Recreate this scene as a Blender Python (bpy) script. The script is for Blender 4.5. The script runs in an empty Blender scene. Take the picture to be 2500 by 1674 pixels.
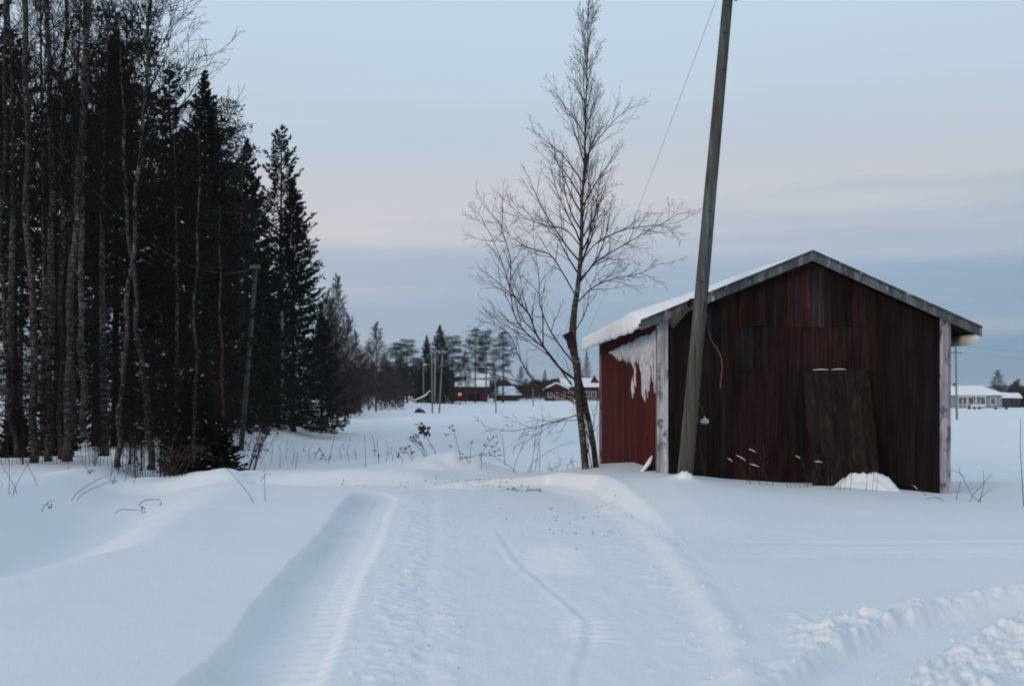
import bpy, math, random
import numpy as np
from mathutils import Vector, Matrix

SC = bpy.context.scene
COL = SC.collection
F, CX, HY, EYE = 2800.0, 1250.0, 965.0, 1.6      # focal length in photo pixels, centre column, horizon row, eye height

# ------------------------------------------------------------------ camera
cd = bpy.data.cameras.new("camera"); cam = bpy.data.objects.new("camera", cd); COL.objects.link(cam)
cd.sensor_width = 36.0; cd.lens = 36.0 * F / 2500.0
cd.shift_y = (HY - 837.0) / 2500.0
cd.clip_start = 0.1; cd.clip_end = 9000
cam.location = (0, 0, EYE); cam.rotation_euler = (math.radians(90), 0, 0)
cd.dof.use_dof = True; cd.dof.focus_distance = 15.0; cd.dof.aperture_fstop = 2.4
SC.camera = cam

# ------------------------------------------------------------------ sky and sun
def lin(c):
    out = []
    for v in c[:3]:
        v = v / 255.0
        out.append(v / 12.92 if v <= 0.04045 else ((v + 0.055) / 1.055) ** 2.4)
    return tuple(out) + (1.0,)

SUN_AZ, SUN_EL = math.radians(216.9), math.radians(13)
w = bpy.data.worlds.new("World"); SC.world = w; w.use_nodes = True
nt = w.node_tree; nt.nodes.clear(); N = nt.nodes.new; L = nt.links.new
def mathn(tree, op, a, b=None, clamp=False):
    n = tree.nodes.new('ShaderNodeMath'); n.operation = op; n.use_clamp = clamp
    for i, v in enumerate((a, b)):
        if v is None: continue
        if isinstance(v, (int, float)): n.inputs[i].default_value = v
        else: tree.links.new(v, n.inputs[i])
    return n.outputs[0]
tc = N('ShaderNodeTexCoord'); sep = N('ShaderNodeSeparateXYZ'); L(tc.outputs['Generated'], sep.inputs[0])
mp = N('ShaderNodeMapping'); mp.inputs['Scale'].default_value = (1.0, 1.0, 15.0); mp.inputs['Rotation'].default_value = (0.0, math.radians(2.0), 0)
L(tc.outputs['Generated'], mp.inputs[0])
nz = N('ShaderNodeTexNoise'); nz.inputs['Scale'].default_value = 2.1; nz.inputs['Detail'].default_value = 4.0; nz.inputs['Roughness'].default_value = .5
L(mp.outputs[0], nz.inputs['Vector'])
off = mathn(nt, 'MULTIPLY', mathn(nt, 'SUBTRACT', nz.outputs[0], 0.5), 0.10)
tilt = mathn(nt, 'MULTIPLY', sep.outputs[0], -0.05)
zz = mathn(nt, 'ADD', mathn(nt, 'ADD', sep.outputs[2], off), tilt)
zc = mathn(nt, 'MAXIMUM', zz, 0.0)
rp = N('ShaderNodeValToRGB'); L(zc, rp.inputs[0]); cr = rp.color_ramp
stops = [(0.0, (139, 164, 187)), (0.045, (150, 173, 195)), (0.085, (164, 181, 202)), (0.12, (182, 190, 206)), (0.152, (206, 206, 211)),
         (0.185, (200, 203, 212)), (0.215, (190, 204, 219)), (0.26, (192, 210, 225)), (0.33, (194, 214, 232)), (0.6, (183, 203, 222)), (1.0, (168, 192, 215))]
cr.elements[0].position = 0.0; cr.elements[0].color = lin(stops[0][1])
cr.elements[1].position = 1.0; cr.elements[1].color = lin(stops[-1][1])
for p, c in stops[1:-1]:
    e = cr.elements.new(p); k_ = .93 if p < .5 else 1.04; e.color = tuple(v * k_ for v in lin(c)[:3]) + (1,)
# low band on the right of the view a little deeper blue
low = mathn(nt, 'SUBTRACT', 1.0, mathn(nt, 'MULTIPLY', zc, 4.5, ), True)
rightm = mathn(nt, 'MULTIPLY', mathn(nt, 'MULTIPLY', mathn(nt, 'ADD', sep.outputs[0], 0.12, True), 1.7, True), low, True)
mx = N('ShaderNodeMix'); mx.data_type = 'RGBA'; mx.blend_type = 'MULTIPLY'
L(rightm, mx.inputs[0]); L(rp.outputs[0], mx.inputs[6]); mx.inputs[7].default_value = (0.62, 0.78, 0.86, 1)
# the afterglow opposite the view, behind the camera
sv = (math.sin(SUN_AZ), math.cos(SUN_AZ))
dt = mathn(nt, 'ADD', mathn(nt, 'MULTIPLY', sep.outputs[0], sv[0]), mathn(nt, 'MULTIPLY', sep.outputs[1], sv[1]))
glow = mathn(nt, 'MULTIPLY', mathn(nt, 'POWER', mathn(nt, 'MAXIMUM', dt, 0.0), 1.5), mathn(nt, 'SUBTRACT', 1.0, mathn(nt, 'MULTIPLY', zc, 1.6), True))
mg = N('ShaderNodeMix'); mg.data_type = 'RGBA'; mg.blend_type = 'ADD'; L(glow, mg.inputs[0]); L(mx.outputs[2], mg.inputs[6]); mg.inputs[7].default_value = (0.42, 0.22, 0.10, 1)
sky = N('ShaderNodeTexSky'); sky.sky_type = 'NISHITA'; sky.sun_disc = False
sky.sun_elevation = SUN_EL; sky.sun_rotation = SUN_AZ; sky.dust_density = 1.0
mp2 = N('ShaderNodeMapping'); mp2.inputs['Scale'].default_value = (1.3, 1.3, 22.0); mp2.inputs['Location'].default_value = (3.1, 1.7, 0.4)
L(tc.outputs['Generated'], mp2.inputs[0])
nz2 = N('ShaderNodeTexNoise'); nz2.inputs['Scale'].default_value = 1.6; nz2.inputs['Detail'].default_value = 3.0; L(mp2.outputs[0], nz2.inputs['Vector'])
stf = mathn(nt, 'MULTIPLY', mathn(nt, 'SUBTRACT', nz2.outputs[0], 0.48, True), 1.5, True)
stf = mathn(nt, 'MULTIPLY', stf, mathn(nt, 'SUBTRACT', 1.0, mathn(nt, 'MULTIPLY', zc, 2.6), True))
mst = N('ShaderNodeMix'); mst.data_type = 'RGBA'; L(stf, mst.inputs[0]); L(mg.outputs[2], mst.inputs[6]); mst.inputs[7].default_value = lin((206, 205, 208))
b1 = N('ShaderNodeBackground'); b1.inputs[1].default_value = 0.06; L(sky.outputs[0], b1.inputs[0])
b2 = N('ShaderNodeBackground'); b2.inputs[1].default_value = 1.04; L(mst.outputs[2], b2.inputs[0])
ms = N('ShaderNodeMixShader'); ms.inputs[0].default_value = 0.93
L(b1.outputs[0], ms.inputs[1]); L(b2.outputs[0], ms.inputs[2])
wo = N('ShaderNodeOutputWorld'); L(ms.outputs[0], wo.inputs[0])

sd = bpy.data.lights.new("sun", 'SUN'); so = bpy.data.objects.new("sun", sd); COL.objects.link(so)
sd.energy = 1.15; sd.angle = math.radians(14); sd.color = (1.0, 0.78, 0.54)
sdir = Vector((math.sin(SUN_AZ) * math.cos(SUN_EL), math.cos(SUN_AZ) * math.cos(SUN_EL), math.sin(SUN_EL)))
so.rotation_euler = sdir.to_track_quat('Z', 'Y').to_euler()
SC.view_settings.view_transform = 'Standard'; SC.view_settings.look = 'None'
SC.view_settings.exposure = 0.13; SC.view_settings.gamma = 1.0
SC.render.engine = 'CYCLES'
SC.cycles.use_denoising = True
SC.cycles.max_bounces = 5; SC.cycles.diffuse_bounces = 3; SC.cycles.transparent_max_bounces = 8
SC.cycles.filter_width = 1.9

# ------------------------------------------------------------------ helpers
def tag(o, label=None, cat=None, group=None, kind=None):
    if label: o['label'] = label
    if cat: o['category'] = cat
    if group: o['group'] = group
    if kind: o['kind'] = kind
    return o
def empty(name, loc=(0, 0, 0), label=None, cat=None, group=None, kind=None, rz=0.0):
    o = bpy.data.objects.new(name, None); COL.objects.link(o); o.location = loc; o.rotation_euler = (0, 0, rz)
    o.empty_display_size = 0.2
    return tag(o, label, cat, group, kind)
def copy_tree(o, parent=None):
    c = o.copy(); COL.objects.link(c); c.parent = parent
    for ch in list(o.children): copy_tree(ch, c)
    return c

class MB:
    """collects vertices and faces; build() links them as one mesh object"""
    def __init__(s): s.v = []; s.f = []; s.c = []; s.n = 0
    def add(s, vs, fs, col=None):
        b = s.n
        s.v.extend(vs); s.n += len(vs)
        s.f.extend([tuple(i + b for i in f) for f in fs])
        if col is not None: s.c.extend([col] * len(vs))
    def box(s, p0, p1, col=None, xf=None):
        x0, y0, z0 = p0; x1, y1, z1 = p1
        vs = [Vector(p) for p in ((x0,y0,z0),(x1,y0,z0),(x1,y1,z0),(x0,y1,z0),(x0,y0,z1),(x1,y0,z1),(x1,y1,z1),(x0,y1,z1))]
        if xf: vs = [xf(v) for v in vs]
        s.add(vs, [(0,3,2,1),(4,5,6,7),(0,1,5,4),(1,2,6,5),(2,3,7,6),(3,0,4,7)], col)
    def prism(s, poly, d0, d1, xf, col=None):
        """poly = (u,z) list, extruded between depth d0 and d1 along v; xf(u,v,z)"""
        n = len(poly)
        vs = [xf(u, d0, z) for u, z in poly] + [xf(u, d1, z) for u, z in poly]
        fs = [tuple(range(n)), tuple(range(2*n-1, n-1, -1))] + [(i, i+n, (i+1) % n + n, (i+1) % n) for i in range(n)]
        s.add(vs, fs, col)
    def tube(s, pts, rad, sides=5, cap=True, col=None):
        n = len(pts)
        if n < 2: return
        vs = []; prev = None
        for i, p in enumerate(pts):
            d = (pts[min(i+1, n-1)] - pts[max(i-1, 0)])
            if d.length < 1e-9: d = Vector((0, 0, 1))
            d.normalize()
            if prev is None:
                a = Vector((1, 0, 0)) if abs(d.x) < .8 else Vector((0, 1, 0))
                u = d.cross(a).normalized()
            else:
                u = (prev - d * prev.dot(d))
                u = u.normalized() if u.length > 1e-6 else d.orthogonal().normalized()
            prev = u; w_ = d.cross(u)
            r = rad[i] if isinstance(rad, (list, tuple)) else rad
            for k in range(sides):
                a = 2 * math.pi * k / sides
                vs.append(p + u * (r * math.cos(a)) + w_ * (r * math.sin(a)))
        fs = []
        for i in range(n - 1):
            for k in range(sides):
                k2 = (k + 1) % sides
                fs.append((i*sides+k, i*sides+k2, (i+1)*sides+k2, (i+1)*sides+k))
        if cap:
            fs.append(tuple(range(sides-1, -1, -1))); fs.append(tuple((n-1)*sides + k for k in range(sides)))
        s.add(vs, fs, col)
    def build(s, name, mat, parent=None, smooth=False, label=None, cat=None, group=None, kind=None):
        me = bpy.data.meshes.new(name)
        me.from_pydata([tuple(v) for v in s.v], [], s.f)
        if s.c:
            at = me.color_attributes.new("Col", 'FLOAT_COLOR', 'POINT')
            at.data.foreach_set('color', np.array([list(c[:3]) + [1.0] for c in s.c], dtype=np.float32).ravel())
        me.materials.append(mat)
        if smooth: me.polygons.foreach_set('use_smooth', [True] * len(me.polygons))
        me.update()
        o = bpy.data.objects.new(name, me); COL.objects.link(o); o.parent = parent
        return tag(o, label, cat, group, kind)

def np_mesh(name, V, Fq, mat, parent=None, smooth=True):
    me = bpy.data.meshes.new(name)
    nv, nf, k = len(V), len(Fq), Fq.shape[1]
    me.vertices.add(nv); me.vertices.foreach_set('co', np.asarray(V, dtype=np.float32).ravel())
    me.loops.add(nf * k); me.loops.foreach_set('vertex_index', Fq.astype(np.int32).ravel())
    me.polygons.add(nf); me.polygons.foreach_set('loop_start', np.arange(nf, dtype=np.int32) * k)
    me.polygons.foreach_set('loop_total', np.full(nf, k, dtype=np.int32))
    if smooth: me.polygons.foreach_set('use_smooth', np.ones(nf, dtype=bool))
    me.update(calc_edges=True); me.validate()
    me.materials.append(mat)
    o = bpy.data.objects.new(name, me); COL.objects.link(o); o.parent = parent
    return o

# ------------------------------------------------------------------ materials
def mat_new(name):
    m = bpy.data.materials.new(name); m.use_nodes = True
    t = m.node_tree; b = t.nodes['Principled BSDF']
    b.inputs['Roughness'].default_value = 0.8
    b.inputs['Specular IOR Level'].default_value = 0.06
    return m, t, b
def texcoord(t, kind='Object', scale=(1, 1, 1)):
    c = t.nodes.new('ShaderNodeTexCoord'); m = t.nodes.new('ShaderNodeMapping'); m.inputs['Scale'].default_value = scale
    t.links.new(c.outputs[kind], m.inputs[0]); return m.outputs[0]
def geopos(t, scale=(1, 1, 1)):
    c = t.nodes.new('ShaderNodeNewGeometry'); m = t.nodes.new('ShaderNodeMapping'); m.inputs['Scale'].default_value = scale
    t.links.new(c.outputs['Position'], m.inputs[0]); return m.outputs[0]
def noise(t, vec, scale, detail=4, rough=.55):
    n = t.nodes.new('ShaderNodeTexNoise'); n.inputs['Scale'].default_value = scale; n.inputs['Detail'].default_value = detail
    n.inputs['Roughness'].default_value = rough; t.links.new(vec, n.inputs['Vector']); return n.outputs[0]
def ramp(t, fac, stops, interp='LINEAR'):
    r = t.nodes.new('ShaderNodeValToRGB'); t.links.new(fac, r.inputs[0]); c = r.color_ramp; c.interpolation = interp
    c.elements[0].position = stops[0][0]; c.elements[0].color = tuple(stops[0][1]) + (1,)
    c.elements[1].position = stops[-1][0]; c.elements[1].color = tuple(stops[-1][1]) + (1,)
    for p, col in stops[1:-1]:
        e = c.elements.new(p); e.color = tuple(col) + (1,)
    return r.outputs[0]
def mixc(t, fac, a, b, mode='MIX'):
    m = t.nodes.new('ShaderNodeMix'); m.data_type = 'RGBA'; m.blend_type = mode
    for sck, v in ((m.inputs[0], fac), (m.inputs[6], a), (m.inputs[7], b)):
        if isinstance(v, (int, float)): sck.default_value = v
        elif isinstance(v, tuple): sck.default_value = v + (1,) if len(v) == 3 else v
        else: t.links.new(v, sck)
    return m.outputs[2]
def bump(t, b, height, strength=.3, dist=.02):
    n = t.nodes.new('ShaderNodeBump'); n.inputs['Strength'].default_value = strength; n.inputs['Distance'].default_value = dist
    t.links.new(height, n.inputs['Height']); t.links.new(n.outputs[0], b.inputs['Normal'])
def simple(name, c, rough=.8, var=.35, scale=6.0, b2=None):
    m, t, b = mat_new(name); b.inputs['Roughness'].default_value = rough
    nn = noise(t, texcoord(t), scale, 4)
    c2 = tuple(min(1, x * (1 + var)) for x in c); c1 = tuple(x * (1 - var) for x in c)
    t.links.new(ramp(t, nn, [(.3, c1), (.7, c2)]), b.inputs['Base Color'])
    return m
def wood_vc(name, k=1.0, streak=26.0, peel=None, lichen=None):
    """painted or bare planks: colour of each plank from its attribute, grain along z"""
    m, t, b = mat_new(name)
    a = t.nodes.new('ShaderNodeAttribute'); a.attribute_name = 'Col'
    g1 = noise(t, texcoord(t, scale=(1, 1, .035)), streak, 6, .65)
    g2 = noise(t, texcoord(t, scale=(1, 1, .25)), 7.0, 4, .6)
    v = mixc(t, 1.0, a.outputs[0], ramp(t, g1, [(.28, (.35, .35, .36)), (.5, (.95, .95, .95)), (.72, (1.9, 1.8, 1.75))]), 'MULTIPLY')
    v = mixc(t, 1.0, v, ramp(t, g2, [(.3, (.6, .6, .62)), (.7, (1.35, 1.3, 1.3))]), 'MULTIPLY')
    if peel:
        pn = noise(t, texcoord(t, scale=(1, 1, .45)), peel[0], 7, .68)
        v = mixc(t, ramp(t, pn, [(peel[1], (0, 0, 0)), (peel[1] + .07, (1, 1, 1))]), v, peel[2])
    if lichen:
        ln = noise(t, texcoord(t, scale=(1, 1, .5)), 11.0, 5, .7)
        v = mixc(t, ramp(t, ln, [(.5, (0, 0, 0)), (.66, (.8, .8, .8))]), v, lichen)
    t.links.new(v, b.inputs['Base Color'])
    bump(t, b, g1, .5, .006)
    b.inputs['Roughness'].default_value = .85
    return m

def snow_mat():
    m, t, b = mat_new('snow')
    P = geopos(t)
    big = noise(t, P, .55, 3)
    base = ramp(t, big, [(.3, (.775, .80, .83)), (.7, (.81, .825, .845))])
    # dry soil and needles scraped up at the road edge, small stains with their own outline
    sepn = t.nodes.new('ShaderNodeSeparateXYZ'); t.links.new(P, sepn.inputs[0])
    def band(sock, c, w_):
        return mathn(t, 'SUBTRACT', 1.0, mathn(t, 'DIVIDE', mathn(t, 'ABSOLUTE', mathn(t, 'SUBTRACT', sock, c)), w_), True)
    sp = noise(t, geopos(t, (1.0, .35, 1)), 13.0, 5, .7)
    spots = ramp(t, sp, [(.60, (0, 0, 0)), (.68, (1, 1, 1))])
    linec = mathn(t, 'SUBTRACT', sepn.outputs[1], mathn(t, 'MULTIPLY', mathn(t, 'ADD', sepn.outputs[0], .0), -.75))
    m1 = mathn(t, 'MULTIPLY', band(linec, 20.05, .42), band(sepn.outputs[0], -.75, 1.6))
    m2 = mathn(t, 'MULTIPLY', band(sepn.outputs[1], 14.7, 2.6), band(sepn.outputs[0], .75, 1.1))
    mm = mathn(t, 'MULTIPLY', mathn(t, 'MAXIMUM', mathn(t, 'MULTIPLY', m1, 1.0), mathn(t, 'MULTIPLY', m2, .35)), spots, True)
    col = mixc(t, mm, base, (.13, .095, .06))
    fine = noise(t, geopos(t, (1, 1, 1)), 190.0, 2)
    col = mixc(t, ramp(t, noise(t, geopos(t, (1, .4, 1)), 34.0, 2), [(.735, (0, 0, 0)), (.76, (.5, .5, .5))]), col, (.42, .44, .47))
    t.links.new(col, b.inputs['Base Color'])
    b.inputs['Roughness'].default_value = .7
    b.inputs['Specular IOR Level'].default_value = .12
    h = mathn(t, 'ADD', mathn(t, 'MULTIPLY', noise(t, geopos(t, (1, .7, 1)), 26.0, 6, .68), 1.2), mathn(t, 'MULTIPLY', fine, .25))
    bump(t, b, h, .6, .014)
    return m
M = {}
M['snow'] = snow_mat()
def snow_plain():
    m, t, b = mat_new('snow_plain'); P = geopos(t)
    t.links.new(ramp(t, noise(t, P, 3.0, 3), [(.3, (.76, .79, .82)), (.7, (.81, .82, .84))]), b.inputs['Base Color'])
    b.inputs['Specular IOR Level'].default_value = .12
    bump(t, b, noise(t, P, 30.0, 4, .6), .5, .02); return m
M['snow_plain'] = snow_plain()

# ------------------------------------------------------------------ terrain
def _hash(ix, iy, seed):
    h = (ix.astype(np.int64) * 374761393 + iy.astype(np.int64) * 668265263 + seed * 974634777) & 0xffffffff
    h = ((h ^ (h >> 13)) * 1274126177) & 0xffffffff
    return ((h ^ (h >> 16)) & 0xffff) / 65535.0
def vnoise(x, y, seed=0):
    ix = np.floor(x); iy = np.floor(y); fx = x - ix; fy = y - iy
    ux = fx*fx*fx*(fx*(fx*6-15)+10); uy = fy*fy*fy*(fy*(fy*6-15)+10)
    a = _hash(ix, iy, seed); b = _hash(ix+1, iy, seed); c = _hash(ix, iy+1, seed); d = _hash(ix+1, iy+1, seed)
    return (a*(1-ux)+b*ux)*(1-uy) + (c*(1-ux)+d*ux)*uy - .5
def fbm(x, y, sc, octv=4, seed=0, gain=.5):
    o = 0; amp = 1.0; tot = 0
    for k in range(octv):
        a = .6 * k + .3; xr = x*math.cos(a) - y*math.sin(a); yr = x*math.sin(a) + y*math.cos(a)
        o = o + amp * vnoise(xr*sc, yr*sc, seed + k*17); tot += amp; amp *= gain; sc *= 2.03
    return o / tot * 2.0
def sst(a, b, x):
    t = np.clip((x - a) / (b - a), 0, 1); return t*t*(3-2*t)
def bell(x, c, w_): return np.exp(-((x - c) / w_) ** 2)
def pix(px, py, z=0.0):
    Y = F * (EYE - z) / (py - HY); return ((px - CX) / F * Y, Y)
def at(px, py, Y):
    return Vector(((px - CX) / F * Y, Y, EYE + (HY - py) / F * Y))
def pline_dist(x, y, pts):
    """unsigned distance and side (+ right of the way the line runs) and parameter along it"""
    best = np.full(x.shape, 1e9); side = np.zeros(x.shape); along = np.zeros(x.shape); s0 = 0.0
    for (ax, ay), (bx, by) in zip(pts[:-1], pts[1:]):
        dx, dy = bx-ax, by-ay; L2 = dx*dx+dy*dy; ln = math.sqrt(L2)
        tt = np.clip(((x-ax)*dx + (y-ay)*dy) / L2, 0, 1)
        ex, ey = x-(ax+tt*dx), y-(ay+tt*dy); d = np.sqrt(ex*ex+ey*ey)
        sd_ = np.sign(dy*(x-ax) - dx*(y-ay))
        m = d < best
        best = np.where(m, d, best); side = np.where(m, sd_, side); along = np.where(m, s0 + tt*ln, along); s0 += ln
    return best, side, along

RIDGE = [pix(1150, 1178, .1), pix(1330, 1180, .08), pix(1440, 1203, .07), pix(1560, 1268, .06), pix(1640, 1335, .05), pix(1715, 1430, .04), pix(1785, 1530, .04), pix(1835, 1674, .04)]
RIDGE.append((RIDGE[-1][0] - .15, 3.0))
LINE1 = [pix(1205, 1290), pix(1260, 1370), pix(1340, 1440), pix(1390, 1480), pix(1432, 1520), pix(1428, 1580), pix(1405, 1640), pix(1400, 1720)]
RUT2 = [pix(2700, 1440, .05), pix(2500, 1475, .05), pix(2380, 1500, .05), pix(2260, 1545, .05), pix(2150, 1600, .05), pix(2030, 1680, .05), pix(1900, 1800, .05)]
def xw(y): return -1.55 - .062 * (y - 5.5) + .02 * np.sin(y * 1.1)
def height(x, y):
    x = np.asarray(x, dtype=float); y = np.asarray(y, dtype=float)
    yy = np.maximum(y, .1); t = x / yy
    cen = np.interp(yy, [0, 20, 22, 25, 30, 50, 80, 127, 220, 400, 1000, 5000], [0, 0, 0, -.28, -.62, -.85, -.55, -.3, .5, 1.0, 2.0, 3.0])
    rgt = np.interp(yy, [0, 14, 19, 22, 30, 60, 103, 233, 400, 1000, 5000], [.03, .05, .02, -.2, -.5, -.6, -.62, -.95, -2.0, -4.0, -6.0])
    lft = np.interp(yy, [0, 20, 30, 60, 90, 200, 400, 5000], [.2, .22, .1, -.3, -.4, .2, 1.0, 3.0])
    h = cen + (rgt - cen) * sst(.12, .3, t) * sst(6, 15, yy)
    # forest floor on the left
    xe = np.interp(yy, [0, 22, 60, 90, 200, 400], [-8.0, -8.3, -11.5, -12.6, -19.5, -34.0])
    fl = sst(1.2, -1.2, x - xe)
    h = h + (lft - h) * fl * (y > 0)
    h = h + .10 * fbm(x, y, .28, 4, 3) * sst(0, 3, np.minimum(np.abs(x) - 1.5, 8)) * sst(4, 14, np.abs(y) + np.abs(x) * .3)
    h = h + .22 * fbm(x, y, .11, 3, 9) * sst(24, 34, yy) * (1 - sst(150, 260, yy))
    # plateau of unploughed snow left of the wheel track, dropping into a ditch on its far side
    W = xw(yy) - 1.3 * sst(17.4, 20.8, yy) ** 1.5
    xd = np.interp(yy, [0, 9, 10.5, 11.6, 15, 18.9, 22], [-4.6, -4.15, -3.95, -3.75, -4.3, -4.65, -5.2]) + .12 * fbm(x, y, .5, 2, 21)
    outd = sst(.4, -1.2, x - xd)
    bank = sst(-.10, -.17, x - W + .03 * fbm(x, y, 1.7, 3, 45)) * (1 - sst(0, 1, (yy + .25 * sst(-1.2, 0, x - W) * (1 - outd) - 19.3 - 1.5 * outd) / (1.4 + 7 * outd)))
    dome = .075 + .035 * sst(1.3, 0, x - xd) + .02 * fbm(x, y, .6, 3, 5)
    ditch = sst(.15, -1.6, x - xd) * (1 - .55 * sst(15.0, 20.0, yy))
    floor_ = -.50 + .78 * sst(xd - 1.9, xe + .3, x) + .10 * bell(x, -7.4, .8) * bell(y, 20, 1.6)
    lv = dome * (1 - ditch) + floor_ * ditch
    edge = sst(20.6, 24.5, yy)
    h = np.where(x - W < 0, h * (1 - bank) + lv * bank, h)
    h = h + (-.12) * bell(x, -5.9, 1.2) * edge * (1 - sst(26, 34, yy))
    # far snow bank where the road turns away to the left
    turn = sst(20.15, 21.2, yy - .05 * x) * (1 - sst(21.9, 24.6, yy))
    h = h + .21 * turn * sst(-9.0, -6.5, x) * (1 - sst(-.9, .4, x)) * (1 - fl * .8) * (1 + .25 * fbm(x, y, 1.3, 3, 31))
    h = h + .46 * np.exp(-((x + 1.35) / 1.7) ** 2 - ((y - 26.0) / 1.4) ** 2) * (1 + .5 * fbm(x, y, .9, 3, 37)) + .36 * np.exp(-((x + 3.3) / 2.6) ** 2 - ((y - 27.5) / 2.0) ** 2)
    h = h + .35 * np.exp(-((x + 2.2) / 4.5) ** 2 - ((y - 55) / 3.5) ** 2) + .42 * np.exp(-((x + .2) / 1.3) ** 2 - ((y - 52) / 2.0) ** 2)
    h = h + .35 * np.exp(-((x + 9.5) / 2.2) ** 2 - ((y - 52) / 3) ** 2) + .55 * np.exp(-((x + 10.6) / 1.6) ** 2 - ((y - 47) / 2) ** 2)
    # wheel track with lug marks
    q = x - W + .11
    near = (1 - sst(17.5, 20.0, yy)) * (y > 0)
    rut = sst(-.02, .06, q) * (1 - sst(.56, .68, q))
    ph = (yy + .55 * np.maximum(.42 - q, 0) ** 1.5 * 3.0 - .22 * q) / .195
    lug = np.abs(((ph + .12 * fbm(x, y, 1.1, 2, 41)) % 1.0) - .5) * 2
    h = h + near * (-.045 * rut + .058 * (sst(.15, .9, lug) - .5) * sst(-.14, .08, q) * (1 - sst(.58, .72, q)) * (.7 + .6 * vnoise(x * 3, y * 2, 5)))
    h = h + near * .012 * bell(q, .86, .16) + near * .010 * bell(q, 1.25, .2)
    crumb = np.maximum(fbm(x, y, 7.0, 4, 51), 0)
    h = h + near * np.maximum(fbm(x, y, 15, 3, 57), 0) * .03 * bell(q, 1.05, .3) + near * crumb * (.030 * bell(q, .98, .17) + .022 * bell(q, 1.34, .13) * sst(13, 9, yy))
    h = h - near * .014 * bell(q, 1.22, .09)
    # ploughed road surface
    road = (1 - sst(-.1, .2, -q + .75)) * (1 - sst(19, 20.5, yy))
    h = h + road * (.008 * fbm(x, y * .6, 9, 4, 61) + .010 * fbm(x, y, .9, 3, 63))
    d, sgn, al = pline_dist(x, y, LINE1)
    h = h + (y > 0) * (.012 * bell(d * sgn, .04, .035) - .012 * bell(d * sgn, -.03, .035)) * (1 - sst(13, 14.5, yy)) * (.6 + .9 * np.abs(vnoise(x * 6, y * 6, 8)))
    tx = (x - .42) ** 2 / .30 ** 2
    h = h + .012 * np.sin(yy / .17 * 6.283 + 3 * np.abs(x - .4)) * np.exp(-tx ** 2) * sst(9.9, 10.4, yy) * (1 - sst(11.9, 12.7, yy))
    h = h + .006 * np.sin(yy / .15 * 6.283 + 2 * vnoise(x * 4, y * 2, 77)) * (1 + 1.6 * vnoise(x * 5, y * 3, 78)) * np.exp(-((x - .5) / .2) ** 4) * sst(7.2, 7.6, yy) * (1 - sst(8.2, 8.8, yy))
    # ridge along the right edge of the road and the untouched snow in front of the barn
    d, sgn, al = pline_dist(x, y, RIDGE)
    rd = -d * sgn                 # positive to the right of the ridge
    zb = np.interp(x, [-1.5, -.5, 1.5, 2.3, 2.85, 3.25, 4.2, 5.1, 5.8, 6.75, 8.0, 12], [.05, .16, .35, .385, .345, .30, .235, .215, .15, .05, .0, -.02])
    riseY = sst(11.8, 17.4, yy)
    plat = .055 + (zb - .055) * riseY
    plat = plat * (1 - sst(19.5, 20.6, yy) * sst(1.9, .2, x) * .35)
    back = (1 - sst(20.8, 24.5, yy + .0 * x))
    inr = sst(-.02, .22, rd) * sst(-2.0, -.8, x)
    rr = np.where(yy < 26, 1.0, 0.0) * inr * back * (y > 2)
    h = h * (1 - rr) + (plat + .015 * fbm(x, y, .7, 3, 71)) * rr
    rr2 = (y > 2) * (1 - sst(19.0, 20.4, yy))
    h = h + rr2 * (.07 + .04 * vnoise(x * 2.2, y * 2.2, 14)) * bell(rd, -.02, .12 + .03 * sst(8, 18, yy)) + rr2 * .02 * crumb * bell(rd, -.25, .3)
    # two shallow old tracks crossing in front of the barn
    gy = 11.3 + .02 * x
    am = sst(2.0, 2.8, x) * (y > 2)
    h = h - am * .022 * (bell(yy, gy, .13) + .7 * bell(yy, gy + .72, .12)) + am * .012 * (bell(yy, gy - .25, .1) + bell(yy, gy + .4, .1))
    # churned snow in the lower right corner
    ro = sst(.0, .5, rd - .1) * sst(.35, -.35, yy - (7.7 + .62 * np.maximum(x - 1.6, 0) ** 1.0 * .85) - .35 * fbm(x, y, .8, 3, 83)) * (y > 0) * (1 - sst(9.0, 11.5, yy + 0 * x))
    ro = np.maximum(ro, sst(1.15, 1.9, x) * sst(6.9, 6.3, yy) * (y > 0))
    clod = np.maximum(fbm(x, y, 5.2, 4, 91), -.12)
    h = h + ro * .72 * (.115 * clod + .08 * np.maximum(fbm(x, y, 13, 3, 95), 0) + .05 * np.abs(fbm(x, y, 22, 2, 96)) + .04 * fbm(x, y, 1.3, 2, 97))
    d2, sg2, al2 = pline_dist(x, y, RUT2)
    rm = (y > 0) * sst(.34, .2, d2)
    tgt = -.055 + .008 * fbm(x, y, 4, 2, 33)
    h = h * (1 - rm) + (tgt + .0 * h) * rm + .025 * (1 + 1.5 * vnoise(x * 7, y * 7, 12)) * bell(d2, .38, .12) * (y > 0) * sst(1.3, 1.8, x)
    # drift round the barn's right front corner, pole base and panel foot
    h = h + .09 * np.exp(-(((x - 2.54) / .17) ** 2 + ((y - 16.95) / .28) ** 2))
    h = h + .0035 * fbm(x, y, 2.6, 3, 101) * (np.abs(y) < 60)
    return h
def hz(x, y): return float(height(np.array([x]), np.array([y]))[0])

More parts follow.
